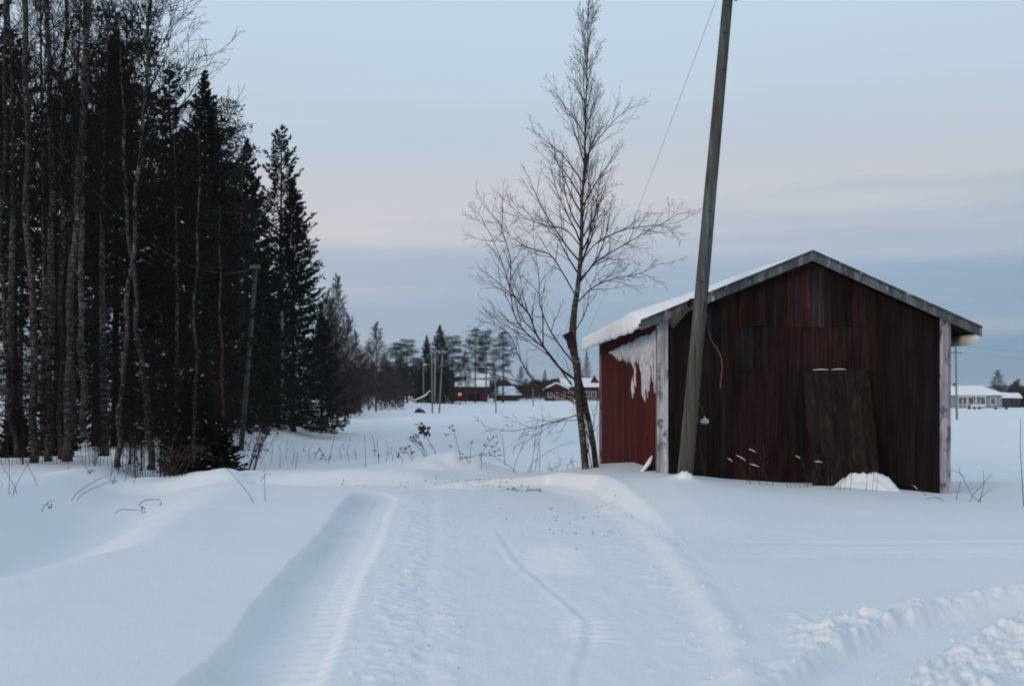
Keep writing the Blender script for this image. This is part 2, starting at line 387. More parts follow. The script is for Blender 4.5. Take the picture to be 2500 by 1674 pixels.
# polar sheet round the camera: fine ahead, coarse behind and far away, out to the horizon
ang_f = np.radians(np.arange(-27.5, 27.5 + 1e-6, .125))
ang_c = np.radians(np.concatenate([np.arange(27.5, 332.5, 2.5)[1:]]))
ang = np.concatenate([ang_f, ang_c])
rad = [0.4, .8, 1.4, 2.0, 2.8, 3.6, 4.3]
r = 4.8
while r < 26: rad.append(r); r *= 1.0032
while r < 120: rad.append(r); r *= 1.011
while r < 5200: rad.append(r); r *= 1.035
rad = np.array(rad)
A, R = np.meshgrid(ang, rad); GX = R * np.sin(A); GY = R * np.cos(A)
GZ = height(GX, GY)
V = np.stack([GX, GY, GZ], -1).reshape(-1, 3)
na, nr = len(ang), len(rad)
ii, jj = np.meshgrid(np.arange(nr - 1), np.arange(na), indexing='ij')
j2 = (jj + 1) % na
Fq = np.stack([ii*na + jj, ii*na + j2, (ii+1)*na + j2, (ii+1)*na + jj], -1).reshape(-1, 4)[:, ::-1]
V = np.vstack([V, [[0, 0, 0.0]]]); c0 = len(V) - 1
ground = np_mesh('snow_ground', V, Fq, M['snow'])
tag(ground, kind='structure')
# ------------------------------------------------------------------ the red barn
TH = math.radians(2.0); BX, BY = 2.327, 18.0
ct, st = math.cos(TH), math.sin(TH)
BO = Vector((BX, BY, 0))
def bw(u, v, z): return Vector((BX + u*ct - v*st, BY + u*st + v*ct, z))      # u along the gable, v into depth
def bl(u, v, z): return bw(u, v, z) - BO                                      # same, local to the barn's Empty
def bu(px, v=0.0):
    t = (px - CX) / F; X0 = BX - v*st; Y0 = BY + v*ct
    return (t*Y0 - X0) / (ct - t*st)
def bz(px, py, v=0.0):
    u = bu(px, v); Y = BY + u*st + v*ct; return EYE + (HY - py) / F * Y
WU, LV = 4.55, 8.2
OV = -.28                                     # the barge boards stand this far in front of the gable wall
ur = bu(1983, OV); zr = bz(1983, 620, OV)     # ridge
ue0 = bu(1564, OV); ze0 = bz(1564, 790, OV)   # left eave
ue1 = bu(2396, OV); ze1 = bz(2396, 806, OV)   # right eave
sl, sr = (zr - ze0) / (ur - ue0), (zr - ze1) / (ue1 - ur)
def roofz(u): return zr - (ur - u) * sl if u < ur else zr - (u - ur) * sr
barn = empty('barn', BO, 'small weathered red plank barn with a snowy gable roof beside the road', 'barn')
M['planks'] = wood_vc('planks')
M['redplanks'] = wood_vc('redplanks', streak=14)
M['trim'] = wood_vc('trim', streak=18, peel=(6.5, .53, (.10, .09, .095)))
M['barge'] = wood_vc('barge', streak=9, peel=(7.5, .57, (.30, .34, .36)))
M['dark'] = simple('dark_inside', (.006, .006, .006), .95)
rnd = random.Random(5)
def plank_run(mb, u0, u1, zlo, zhi, v0, colf, wlo=.085, whi=.15, xf=None, th=.022, gap=.004):
    u = u0
    while u < u1 - .01:
        w_ = min(rnd.uniform(wlo, whi), u1 - u)
        a, b = u + gap/2, u + w_ - gap/2
        d = v0 + rnd.uniform(-.005, .005)
        hi = zhi if callable(zhi) else (lambda q: zhi)
        za, zb_ = hi(a) , hi(b); jl = rnd.uniform(-.012, .012)
        poly = [(a, zlo + jl), (b, zlo + jl), (b, zb_), (a, za)]
        if a < ur < b and callable(zhi): poly = [(a, zlo), (b, zlo), (b, zb_), (ur, hi(ur)), (a, za)]
        mb.prism(poly, d - th, d, xf or bl, colf((a+b)/2, (zlo + za)/2))
        u += w_
def jig(c, k=.3):
    k *= .75; f = rnd.uniform(1-k, 1+k); g = rnd.uniform(-.08, .08)
    return (c[0]*f*(1+g), c[1]*f, c[2]*f)
BRN, GRY, RED, DRK = (.0172, .0095, .0086), (.0140, .0125, .0128), (.0185, .0090, .0084), (.0110, .0078, .0072)
def colfront(u, z):
    px = 1612 + u * 154
    q = rnd.random()
    if z > 2.67:
        if 1924 < px < 2012: return jig((.034, .0100, .0105) if q < .55 else (.028, .020, .023), .25)
        if 1800 < px < 1822: return jig((.040, .009, .010), .1)
        return jig(DRK if q < .75 else BRN)
    if 1790 < px < 2110 and z > 1.98:
        return jig(RED if q < .42 else (GRY if q < .6 else BRN))
    if px < 1760: return jig(DRK, .25)
    if px > 2130: return jig((.0115, .0084, .0080) if q < .8 else BRN, .3)
    return jig(RED if q < .26 else (GRY if q < .52 else BRN))
uA, uB = bu(1803), bu(2112)
fw = MB()
under = lambda u: roofz(u) - .075
bot = lambda u: -.15
plank_run(fw, .03, uA, -.15, under, 0, colfront)
plank_run(fw, uA, uB, 2.675, under, -.012, colfront)
plank_run(fw, uA, uB, 1.985, 2.669, -.004, colfront)
plank_run(fw, uA, uB, -.15, 1.980, 0, colfront)
plank_run(fw, uB, WU - .03, -.15, under, 0, colfront)
fw.build('front_wall', M['planks'], barn)
nl = MB()
for k in range(150):
    u_ = rnd.uniform(.08, WU - .08); z_ = rnd.choice([.35, 1.2, 1.92, 2.05, 2.6, 2.75]) + rnd.uniform(-.03, .03)
    if z_ < under(u_) - .05:
        c_ = bl(u_, -.026, z_); nl.tube([c_ - bl(0, 0, 0) + bl(0, .0, 0), c_ + Vector((0, -.004, 0))], .006, 6)
nl.build('nail_head', M['dark'], barn, kind='stuff')
# dark backing so no light leaks between the planks
bk = MB(); bk.prism([(.03, -.15), (WU-.03, -.15), (WU-.03, under(WU-.03)), (ur, under(ur)), (.03, under(.03))], .012, .04, bl)
bk.build('wall_backing', M['dark'], barn)
bk = MB(); bk.prism([(.03, -.15), (WU-.03, -.15), (WU-.03, under(WU-.03)), (ur, under(ur)), (.03, under(.03))], LV-.04, LV, bl)
bk.build('back_wall', M['dark'], barn)
# side walls: planks run along v
zs = roofz(0) - .06
sw = MB(); sxf = lambda v, d, z: bl(-d - 0.0, v, z)
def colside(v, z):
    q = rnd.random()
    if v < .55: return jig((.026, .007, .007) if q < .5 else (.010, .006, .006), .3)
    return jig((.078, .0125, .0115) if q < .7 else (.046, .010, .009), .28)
v = .0
while v < LV - .01:
    w_ = min(rnd.uniform(.13, .2), LV - v)
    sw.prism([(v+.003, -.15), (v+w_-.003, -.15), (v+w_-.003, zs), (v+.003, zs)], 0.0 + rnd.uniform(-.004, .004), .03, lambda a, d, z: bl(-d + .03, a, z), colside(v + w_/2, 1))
    v += w_
sw.box((-.006, 1.3, .75), (.004, 2.6, .92), (.060, .011, .011), xf=lambda p: bl(p.x, p.y, p.z))
sw.build('side_wall', M['redplanks'], barn)
sw2 = MB(); v = 0
while v < LV - .01:
    w_ = min(rnd.uniform(.13, .2), LV - v)
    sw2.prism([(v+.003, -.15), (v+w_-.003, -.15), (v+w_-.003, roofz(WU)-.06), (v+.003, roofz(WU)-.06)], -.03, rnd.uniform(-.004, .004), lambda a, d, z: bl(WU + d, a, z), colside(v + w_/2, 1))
    v += w_
sw2.build('side_wall', M['redplanks'], barn)
# corner boards: two boards meeting at each corner
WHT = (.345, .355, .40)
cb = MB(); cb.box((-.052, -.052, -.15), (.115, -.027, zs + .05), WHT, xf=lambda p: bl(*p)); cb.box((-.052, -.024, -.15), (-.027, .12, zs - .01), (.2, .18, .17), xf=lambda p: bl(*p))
cb.build('corner_board', M['trim'], barn)
cb = MB(); za_ = roofz(WU) + .02
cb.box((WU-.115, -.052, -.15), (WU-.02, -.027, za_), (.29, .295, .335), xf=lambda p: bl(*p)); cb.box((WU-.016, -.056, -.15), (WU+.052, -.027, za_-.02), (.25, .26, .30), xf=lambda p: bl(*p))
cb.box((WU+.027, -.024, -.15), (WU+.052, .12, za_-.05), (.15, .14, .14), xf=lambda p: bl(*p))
cb.build('corner_board', M['trim'], barn)
# far corner board of the left wall
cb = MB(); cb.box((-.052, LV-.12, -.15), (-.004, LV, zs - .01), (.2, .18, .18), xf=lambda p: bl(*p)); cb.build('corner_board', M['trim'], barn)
# barge boards
def barge(ua, ub, zf, dz0=.055, hgt=.16):
    mb = MB(); GR = (.085, .10, .112)
    n = 1
    mb.prism([(ua, zf(ua) + dz0 - hgt), (ub, zf(ub) + dz0 - hgt), (ub, zf(ub) + dz0), (ua, zf(ua) + dz0)] if ua < ub else
             [(ub, zf(ub) + dz0 - hgt), (ua, zf(ua) + dz0 - hgt), (ua, zf(ua) + dz0), (ub, zf(ub) + dz0)], OV - .025, OV, bl, GR)
    q = .035
    mb.prism([(ua, zf(ua) + dz0 - q), (ub, zf(ub) + dz0 - q), (ub, zf(ub) + dz0 + .006), (ua, zf(ua) + dz0 + .006)], OV - .045, OV - .027, bl, (.05, .058, .068))
    return mb.build('barge_board', M['barge'], barn)
barge(ue0, ur - .002, lambda u: zr - (ur - u) * sl)
barge(ur + .002, ue1, lambda u: zr - (u - ur) * sr)
# roof decks
rk = MB()
def deck(ua, ub, f, lo=-.045, hi=.0):
    mb = MB(); n = 14
    mb.prism([(ua, f(ua)+lo), (ub, f(ub)+lo), (ub, f(ub)+hi), (ua, f(ua)+hi)], OV + .004, LV + .35, bl)
    return mb
M['deck'] = simple('roof_deck', (.02, .017, .016), .9)
fl_ = lambda u: zr - (ur - u) * sl
fr_ = lambda u: zr - (u - ur) * sr
deck(ue0 - .02, ur - .002, fl_).build('roof', M['deck'], barn)
deck(ur + .002, ue1, fr_).build('roof', M['deck'], barn)
# snow on the roof: a cross-section swept along the depth
def sweep(profiles, name, parent, mat):
    n = len(profiles); k = len(profiles[0])
    V = np.array([[tuple(p) for p in pr] for pr in profiles]).reshape(-1, 3)
    Fs = [(i*k + j, i*k + (j+1) % k, (i+1)*k + (j+1) % k, (i+1)*k + j) for i in range(n-1) for j in range(k)]
    mb = MB(); mb.v = [Vector(p) for p in V]; mb.n = len(V); mb.f = Fs + [tuple(range(k-1, -1, -1)), tuple((n-1)*k + j for j in range(k))]
    o = mb.build(name, mat, parent, smooth=True); return o
def nz1(a, b, s): return float(vnoise(np.array([a]), np.array([b]), s)[0])
prof = []
nv = 90
for i in range(nv + 1):
    fr = i / nv; v = OV + .01 + fr * (LV + .35 - OV - .02)
    e = min(1, (v - OV) / .55); e2 = min(1, (LV + .34 - v) / .3)
    rise = math.sin(e * math.pi / 2) * (math.sin(max(e2, 0.05) * math.pi / 2)) ** .7
    pts = []
    m = 22
    for j in range(m + 1):                     # from ridge down to the eave on the top side
        s = j / m; u = ur - .02 - s * (ur - ue0 - .02)
        th = (.035 + .075 * math.sin(min(s * 3.0, 1) * math.pi / 2) + .105 * s * s) * rise * (1 + .35 * nz1(u * 1.7, v * 1.3, 3)) + .012
        th += .02 * nz1(u * 6, v * 6, 4) * rise
        pts.append(bl(u, v, fl_(u) + th + .004))
    thE = th; k = 9
    drop = .065 * (.35 + .65 * rise) + .07 * nz1(v * 3.1, 0.5, 6) + .035 * nz1(v * 11, 2.5, 7)
    out = .07 * rise + .04 * nz1(v * 4.1, 1.5, 8)
    for j in range(1, k + 1):                  # round over the eave edge
        a = math.pi / 2 * j / k * 1.25
        cz = fl_(ue0) + thE - (thE + drop) * (1 - math.cos(min(a, math.pi)) ) * .76
        cu = ue0 - .02 - out * math.sin(min(a * 1.1, math.pi)) * 1.1 - .012 * nz1(v * 14, j * .9, 9)
        pts.append(bl(cu, v, cz))
    lowz = fl_(ue0) - drop
    pts.append(bl(ue0 - .045, v, lowz - .01)); pts.append(bl(ue0 - .026, v, fl_(ue0) - .05)); pts.append(bl(ue0 - .024, v, fl_(ue0 - .02) + .003))
    pts.append(bl(ur - .02, v, fl_(ur - .02) + .003))
    prof.append(pts)
sweep(prof, 'roof_snow', barn, M['snow_plain'])
prof = []
for i in range(nv + 1):
    fr = i / nv; v = OV + .03 + fr * (LV + .35 - OV - .05)
    e = min(1, (v - OV - .02) / .5); rise = math.sin(max(e, .03) * math.pi / 2)
    pts = []
    m = 20
    for j in range(m + 1):
        s = j / m; u = ur + .0 + s * (ue1 - ur)
        th = (.045 + .06 * math.sin(min(s * 3.0, 1) * math.pi / 2) + .04 * s) * (.5 + .5 * rise) * (1 + .4 * nz1(u * 1.5, v * 1.2, 13)) + .01
        pts.append(bl(u, v, fr_(u) + th + .004))
    k = 9; e3 = min(1, max(0, (v - OV) / .35)); drop = (.05 + .17 * math.sin(e3 * math.pi/2)) + .05 * nz1(v * 2.6, .5, 16) + .02 * nz1(v * 9, .5, 17)
    out = .10 * (.3 + .7 * e3) + .03 * nz1(v * 3.3, 1.5, 18)
    for j in range(1, k + 1):
        a = math.pi * j / k
        cz = fr_(ue1) + th - (th + drop) * (1 - math.cos(a)) / 2
        cu = ue1 + out * math.sin(a * .8) - .02 * (j / k)
        pts.append(bl(cu, v, cz))
    pts.append(bl(ue1 - .06, v, fr_(ue1) - drop + .01)); pts.append(bl(ue1 - .06, v, fr_(ue1) - .06)); pts.append(bl(ue1 + .004, v, fr_(ue1) - .05)); pts.append(bl(ue1 + .004, v, fr_(ue1) + .003))
    pts.append(bl(ur, v, fr_(ur) + .003))
    pts = pts[::-1]
    prof.append(pts)
sweep(prof, 'roof_snow', barn, M['snow_plain'])
# wind-packed snow frozen onto the left wall, with ragged drips
def sidev(px):
    t = (px - CX) / F; return (BX - t*BY) / (st + t*ct)
ctrl = [(1483, 878), (1500, 884), (1520, 880), (1540, 888), (1548, 905), (1556, 880), (1566, 905), (1570, 965), (1576, 978), (1584, 968), (1588, 940), (1593, 900), (1597, 965), (1603, 950), (1607, 930), (1611, 900)]
vs_, zs_ = [], []
for px, py in ctrl:
    v = max(sidev(px), 0.02); vs_.append(v); zs_.append(EYE + (HY - py) / F * (BY + v*ct))
o_ = np.argsort(vs_); vs_ = np.array(vs_)[o_]; zs_ = np.array(zs_)[o_]
sc = MB(); v = .09; dv = .017
while v < 6.6:
    zb0 = float(np.interp(v, vs_, zs_)); f7 = v / 7
    zt = zs - .15 - .10 * f7 + .05 * nz1(v * 2, .3, 23) + .03 * nz1(v * 19, .7, 33)
    taper = min(1, (6.6 - v) / 1.4)
    streak = nz1(v * 11, .5, 25) + .8 * nz1(v * 31, .5, 28)
    lowz = zb0 + .05 + .30 * streak * (1.3 if v < 2.6 else .5)
    lowz = min(zt - (zt - lowz) * taper, zt - .05)
    if v < 2.7 and nz1(v * 13, 3.5, 26) > .10: lowz = zt - .30 - .3 * abs(streak)
    lowz = max(lowz, zb0 - .03)
    spans = [(zt, lowz)]
    L_ = zt - lowz
    if L_ > .45 and rnd.random() < .45:
        g0 = zt - L_ * rnd.uniform(.35, .6); spans = [(zt, g0), (g0 - rnd.uniform(.05, .16), lowz)]
    for (z1, z0) in spans:
        if z1 - z0 < .03: continue
        th = .016 + .012 * abs(nz1(v * 7, z1, 27)); e = min(.05, (z1 - z0) * .3)
        P = [bl(-.006, v, z1), bl(-.006, v + dv * 1.02, z1), bl(-.006 - th, v, z1 - e), bl(-.006 - th, v + dv * 1.02, z1 - e),
             bl(-.006 - th * .8, v, z0 + e), bl(-.006 - th * .8, v + dv * 1.02, z0 + e), bl(-.006, v + dv * .7, z0), bl(-.006, v + dv * .3, z0)]
        sc.add(P, [(0, 2, 3, 1), (2, 4, 5, 3), (4, 7, 6, 5), (0, 7, 4, 2), (1, 3, 5, 6), (0, 1, 6, 7)])
    v += dv
for px, ya, yb in ((1546, 920, 972), (1553, 892, 945), (1549, 930, 960)):
    v = sidev(px); Y = BY + v
    sc.tube([bl(-.012, v, EYE + (HY-ya)/F*Y), bl(-.014, v + .03, EYE + (HY-(ya+yb)/2)/F*Y), bl(-.012, v - .02, EYE + (HY-yb)/F*Y)], [.006, .03, .008], 6)
M['crust'] = simple('frozen_crust', (.56, .59, .64), .8, .35, 9)
sc.build('snow_crust', M['crust'], barn)

# ------------------------------------------------------------------ plank panel leaning against the gable
pnl = empty('plank_sheet', bw(bu(2050), -.3, .1), 'dark brown plank panel leaning against the barn front', 'plank panel')
pm = MB()
tl, tr = at(1957, 906, 17.98), at(2119, 903, 18.02); bl_, br = at(1984, 1200, 17.45), at(2152, 1205, 17.52)
nb = 5; cuts = [0, .17, .40, .62, .84, 1.0]
nrm = (tr - tl).cross(bl_ - tl).normalized()
if nrm.y > 0: nrm = -nrm
for i in range(nb):
    a, b = cuts[i] + .004, cuts[i+1] - .004
    dz = rnd.uniform(-.02, .012)
    q = [tl.lerp(tr, a), tl.lerp(tr, b), bl_.lerp(br, b), bl_.lerp(br, a)]
    up = (tl - bl_).normalized() * dz
    q[0] = q[0] + up; q[1] = q[1] + up
    o2 = nrm * (.03 + rnd.uniform(0, .006))
    vs = [p - pnl.location for p in q] + [p + o2 - pnl.location for p in q]
    pm.add(vs, [(0,1,2,3), (7,6,5,4), (0,4,5,1), (1,5,6,2), (2,6,7,3), (3,7,4,0)], jig((.0165, .0122, .0096), .22))
M['panelwood'] = wood_vc('panelwood', streak=15, peel=(4.0, .68, (.075, .05, .035)))
pm.build('panel_boards', M['panelwood'], pnl)
pb = MB()
for s in (.0, .55):
    q = [tl.lerp(bl_, s).lerp(tr.lerp(br, s), .28), tl.lerp(bl_, s).lerp(tr.lerp(br, s), .9)]
for a, b in ((.16, .40), (.44, .66)):
    p0, p1 = tl.lerp(tr, a) + nrm * .018, tl.lerp(tr, b) + nrm * .018
    pb.tube([p0 - pnl.location + Vector((0, 0, .012)), p0.lerp(p1, .5) - pnl.location + Vector((0, 0, .02)), p1 - pnl.location + Vector((0, 0, .012))], [.003, .007, .003], 6)
pb.build('snow_cap', M['snow_plain'], pnl)

# snow heaped at the foot of the panel
def heap(name, c, rx, ry, h, seed, label, mat=None, cat='snow heap', sharp=1.0, n=28):
    mb = MB(); vs = []; fs = []
    for i in range(n + 1):
        for j in range(n + 1):
            x = (i / n * 2 - 1); y = (j / n * 2 - 1); rr = min(1, math.sqrt(x*x + y*y))
            k = (1 - rr ** 2) ** 1.25 if rr < 1 else 0
            z = h * k * (1 + .7 * nz1(x * 2.2 + seed, y * 2.2, seed) + .45 * nz1(x * 6 + seed, y * 6, seed + 1) + .2 * nz1(x * 14 + seed, y * 14, seed + 2)) - .06 - .1 * (rr ** 4)
            vs.append(Vector((x * rx, y * ry, z)))
    fs = [(i*(n+1)+j, (i+1)*(n+1)+j, (i+1)*(n+1)+j+1, i*(n+1)+j+1) for i in range(n) for j in range(n)]
    mb.add(vs, fs)
    o = mb.build(name, mat or M['snow_plain'], None, smooth=True, label=label, cat=cat)
    o.location = c; return o
hx, hy = bw(bu(2080), -.62, 0).x, bw(bu(2080), -.62, 0).y
heap('snow_heap', (hx, hy, hz(hx, hy)), .66, .38, .25, 4, 'rounded snow heap at the foot of the leaning plank panel')
hx, hy = at(1672, 1150, 16.9).x, 16.82
heap('snow_heap', (hx - .02, hy, hz(hx, hy) - .0), .2, .2, .10, 8, 'small snow collar round the foot of the leaning grey pole')
p = bw(-.22, 6.0, 0); heap('snow_heap', (p.x, p.y, hz(p.x, p.y) + .05), .28, .3, .3, 11, 'low snow lump against the far end of the red side wall')
# snow-covered board end leaning by the left corner
bd = empty('fallen_board', bw(-.35, .75, hz(BX-.3, 18.7)), 'short dark board end topped with snow beside the left corner board', 'board')
a, b = at(1566, 1152, 18.5) - bd.location, at(1592, 1113, 18.5) - bd.location
q = MB(); nd = Vector((0, .02, 0)); wv = Vector((.07, 0, -.03)); dn = Vector((.10, 0, -.35))
q.add([a, b, b + dn*.2 + Vector((.01,0,-.22)), a + Vector((.12, 0, -.12))] + [a + nd, b + nd, b + nd + dn*.2 + Vector((.01,0,-.22)), a + nd + Vector((.12, 0, -.12))], [(0,3,2,1), (4,5,6,7), (0,1,5,4), (1,2,6,5), (2,3,7,6), (3,0,4,7)], (.008, .012, .016))
q.build('board', M['planks'], bd)
q = MB(); q.tube([a + Vector((-.02, -.0, -.02)), a.lerp(b, .25) + Vector((.012, 0, 0)), a.lerp(b, .55) + Vector((.02, 0, .0)), a.lerp(b, .8) + Vector((.012, 0, .0)), b + Vector((.0, 0, .01))], [.018, .03, .038, .03, .006], 8); q.build('snow_cap', M['snow_plain'], bd)

# ------------------------------------------------------------------ the leaning pole in front of the barn
M['pole'] = None
def pole_mat():
    m, t, b = mat_new('pole_wood')
    g = noise(t, texcoord(t, scale=(1, 1, .05)), 22, 6, .65); g2 = noise(t, texcoord(t, scale=(1, 1, .25)), 6, 5, .6)
    c = ramp(t, g, [(.25, (.020, .030, .029)), (.42, (.055, .074, .070)), (.52, (.080, .104, .098)), (.75, (.15, .17, .155))])
    c = mixc(t, ramp(t, g2, [(.4, (0, 0, 0)), (.7, (.75, .75, .75))]), c, (.050, .052, .048))
    ck = noise(t, texcoord(t, scale=(1, 1, .018)), 34, 3, .5)
    c = mixc(t, ramp(t, ck, [(.60, (0, 0, 0)), (.65, (.9, .9, .9))]), c, (.010, .011, .012))
    ov = noise(t, texcoord(t, scale=(1, 1, .08)), 4.0, 3, .5)
    c = mixc(t, ramp(t, ov, [(.45, (0, 0, 0)), (.62, (.6, .6, .6))]), c, (.060, .045, .034))
    t.links.new(c, b.inputs['Base Color']); bump(t, b, g, .6, .01); return m
M['pole'] = pole_mat()
M['rust'] = simple('rusty_iron', (.20, .065, .035), .7, .4, 30)
M['wire'] = simple('wire_metal', (.06, .065, .07), .5, .2, 5)
M['porcelain'] = simple('white_porcelain', (.46, .47, .44), .35, .12, 10)
M['oldplank'] = wood_vc('oldplank', streak=12)
PB = at(1672, 1165, 17.0); PT = at(1776.5, 0, 16.9)
pd = (PT - PB); P3 = PB + pd * 1.22; PB0 = PB - pd * .03
pole = empty('utility_pole', PB, 'thick leaning grey wooden pole standing in front of the barn', 'utility pole')
mb = MB(); n = 40; pts, rr = [], []
for i in range(n + 1):
    s = i / n; p_ = PB0.lerp(P3, s)
    py = HY - (p_.z - EYE) * F / p_.y
    wpx = np.interp(py, [-250, 0, 580, 850, 1153], [21.5, 25, 31.5, 34.5, 38.5]); pts.append(p_ - PB + Vector((.004 * nz1(s * 12, 1, 2), .004 * nz1(s*12, 5, 3), 0))); rr.append(wpx / F * p_.y / 2)
mb.tube(pts, rr, 16); mb.build('pole_shaft', M['pole'], pole, smooth=True)
def on_pole(py, Yoff=0):
    s = (PB.z - (EYE + (HY - py) / F * PB.y)) / (PB.z - PT.z); return PB.lerp(PT, s)
for k, (py_, dx_) in enumerate(((25, 0), (90, -2), (180, 3), (520, 2), (690, -4))):
    c_ = on_pole(py_) - PB; mb = MB(); mb.tube([c_ + Vector((dx_ * .006, -.07, 0)), c_ + Vector((dx_ * .006, -.115, 0))], .011, 8); mb.build('bolt', M['dark'], pole)
# split timbers fixed behind the pole at eave height
mb = MB()
def plank(mb, a, b, w0, w1, th, col):
    d = (b - a).normalized(); sdv = Vector((d.z, 0, -d.x)).normalized(); t_ = Vector((0, th, 0))
    vs = [a - sdv*w0/2, a + sdv*w0/2, b + sdv*w1/2, b - sdv*w1/2]; vs = vs + [v + t_ for v in vs]
    mb.add(vs, [(0,3,2,1), (4,5,6,7), (0,1,5,4), (1,2,6,5), (2,3,7,6), (3,0,4,7)], col)
plank(mb, at(1690, 738, 17.12) - PB, at(1637, 794, 17.3) - PB, .09, .13, .05, (.05, .048, .043))
mb.build('brace_timber', M['oldplank'], pole)
mb = MB()
plank(mb, at(1717, 735, 17.12) - PB, at(1735, 822, 17.3) - PB, .075, .04, .04, (.045, .045, .043))
mb.build('brace_timber', M['oldplank'], pole)
mb = MB(); mb.tube([at(x, y, 17.1) - PB for x, y in ((1680, 748), (1681, 738), (1686, 731), (1693, 731))], .02, 6); mb.build('iron_clamp', M['dark'], pole); mb = MB(); mb.tube([at(x, y, 17.02) - PB for x, y in ((1713, 742), (1717, 730), (1724, 731))], .026, 6)
mb.build('iron_clamp', M['dark'], pole)
mb = MB(); mb.tube([at(x, y, 17.2) - PB for x, y in ((1733, 823), (1741, 838), (1751, 852), (1759, 867), (1763, 885), (1763, 905), (1760, 928), (1759, 949))], .0085, 7)
mb.build('rusty_wire', M['rust'], pole)
mb = MB(); mb.tube([at(x, y, 16.95) - PB for x, y in ((1702, 1010), (1701, 990), (1704, 986), (1707, 988))], .007, 6); mb.build('rusty_hook', M['rust'], pole)
M['greenpaint'] = simple('green_paint', (.03, .055, .045), .6)
g0 = at(1700, 1023, 16.98) - PB; mb = MB(); mb.tube([g0 + Vector((0, 0, -.05)), g0 + Vector((0, 0, -.035)), g0 + Vector((0, 0, .035)), g0 + Vector((.0, 0, .045))], [.02, .035, .035, .015], 8); mb.build('cable_joint', M['greenpaint'], pole, smooth=True)
c_ = at(1720.5, 1026, 17.3) - PB; mb = MB()
mb.tube([c_ + Vector((0, 0, z)) for z in (-.05, -.045, -.02, .0, .02, .032, .036, .055, .06)], [.03, .05, .064, .062, .045, .02, .014, .012, .004], 14)
mb.build('porcelain_insulator', M['porcelain'], pole, smooth=True)
mb = MB(); mb.tube([c_ + Vector((0, 0, .03)), c_ + Vector((.01, .3, .2)), c_ + Vector((0, .72, .25))], .004, 5); mb.build('insulator_wire', M['wire'], pole)
# crossarm and insulators just above the frame
mb = MB(); q0 = at(1776, -28, 16.9) - PB; mb.box((q0.x - .12, q0.y - .13, q0.z - .03), (q0.x + .18, q0.y - .07, q0.z + .03)); mb.build('crossarm', M['dark'], pole)
mb = MB(); q1 = at(1797, 2, 16.8) - PB; mb.tube([q1 + Vector((0, 0, z)) for z in (-.0, .01, .03, .06, .1, .14, .15)], [.02, .03, .036, .03, .03, .02, .01], 10); mb.build('insulator', M['wire'], pole, smooth=True)
# ------------------------------------------------------------------ trees
def bark_birch():
    m, t, b = mat_new('birch_bark')
    n1 = noise(t, texcoord(t, scale=(3.5, 3.5, 7)), 3.0, 6, .75); n2 = noise(t, texcoord(t, scale=(1, 1, .6)), 2.2, 4, .6)
    c = ramp(t, n1, [(.43, (.012, .010, .010)), (.52, (.07, .064, .058)), (.68, (.24, .22, .20))])
    c = mixc(t, ramp(t, n2, [(.42, (0, 0, 0)), (.6, (.85, .85, .85))]), c, (.034, .027, .022))
    t.links.new(c, b.inputs['Base Color']); return m
M['birch'] = bark_birch()
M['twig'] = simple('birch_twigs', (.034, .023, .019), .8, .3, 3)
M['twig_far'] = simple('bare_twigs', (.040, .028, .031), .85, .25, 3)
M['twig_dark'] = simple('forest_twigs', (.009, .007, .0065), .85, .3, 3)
M['conbark'] = simple('conifer_bark', (.020, .015, .013), .9, .4, 5)
M['pinebark'] = simple('pine_bark', (.065, .036, .028), .9, .45, 4)
M['aspen'] = simple('aspen_bark', (.10, .11, .085), .85, .35, 5)
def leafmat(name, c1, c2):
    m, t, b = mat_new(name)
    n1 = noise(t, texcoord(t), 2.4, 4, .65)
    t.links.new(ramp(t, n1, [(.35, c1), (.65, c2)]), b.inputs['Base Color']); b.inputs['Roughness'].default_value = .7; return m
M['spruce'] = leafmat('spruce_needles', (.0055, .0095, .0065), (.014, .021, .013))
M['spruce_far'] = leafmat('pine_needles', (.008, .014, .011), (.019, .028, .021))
M['dead'] = M['twig_dark']
def rot_about(v, axis, a): return Matrix.Rotation(a, 3, axis) @ v

def grow(mb, p, d, Ln, r, rng, level, curv, nseg=None, kids=(9, 6, 0), spread=.75, sides=(5, 4, 3, 3), wob=.12, minr=.0019, shorten=.42, kidstart=.18):
    nseg = nseg or max(3, int(4 - level * .5) + (2 if level == 0 else 0))
    pts = [p.copy()]; dd = d.normalized(); st_ = Ln / nseg; dirs = []
    for i in range(nseg):
        dirs.append(dd.copy()); p = p + dd * st_; pts.append(p.copy())
        dd = (dd + Vector((rng.gauss(0, wob), rng.gauss(0, wob), rng.gauss(0, wob) + curv))).normalized()
    rs = [max(minr, r * (1 - .85 * i / nseg)) for i in range(nseg + 1)]
    mb.tube(pts, rs, sides[min(level, 3)], cap=False)
    nk = kids[level] if level < len(kids) else 0
    if nk:
        off_ = rng.random() * 6.28
        for k in range(nk):
            s = kidstart + (1 - kidstart) * (k + rng.random() * .9) / nk
            s = min(s, .98); i = min(int(s * nseg), nseg - 1); f = s * nseg - i
            q = pts[i].lerp(pts[i+1], f); base = dirs[i]
            ax = base.orthogonal().normalized(); ax = rot_about(ax, base, off_ + k * 2.4 + rng.uniform(-.4, .4))
            nd = rot_about(base, ax, spread * rng.uniform(.6, 1.25))
            grow(mb, q, nd, Ln * shorten * (1.15 - .65 * s) * rng.uniform(.7, 1.35), max(minr, r * .5 * (1 - .6 * s)), rng, level + 1, curv * .9, None, kids, spread, sides, wob * 1.1, minr, shorten, kidstart)
    return pts
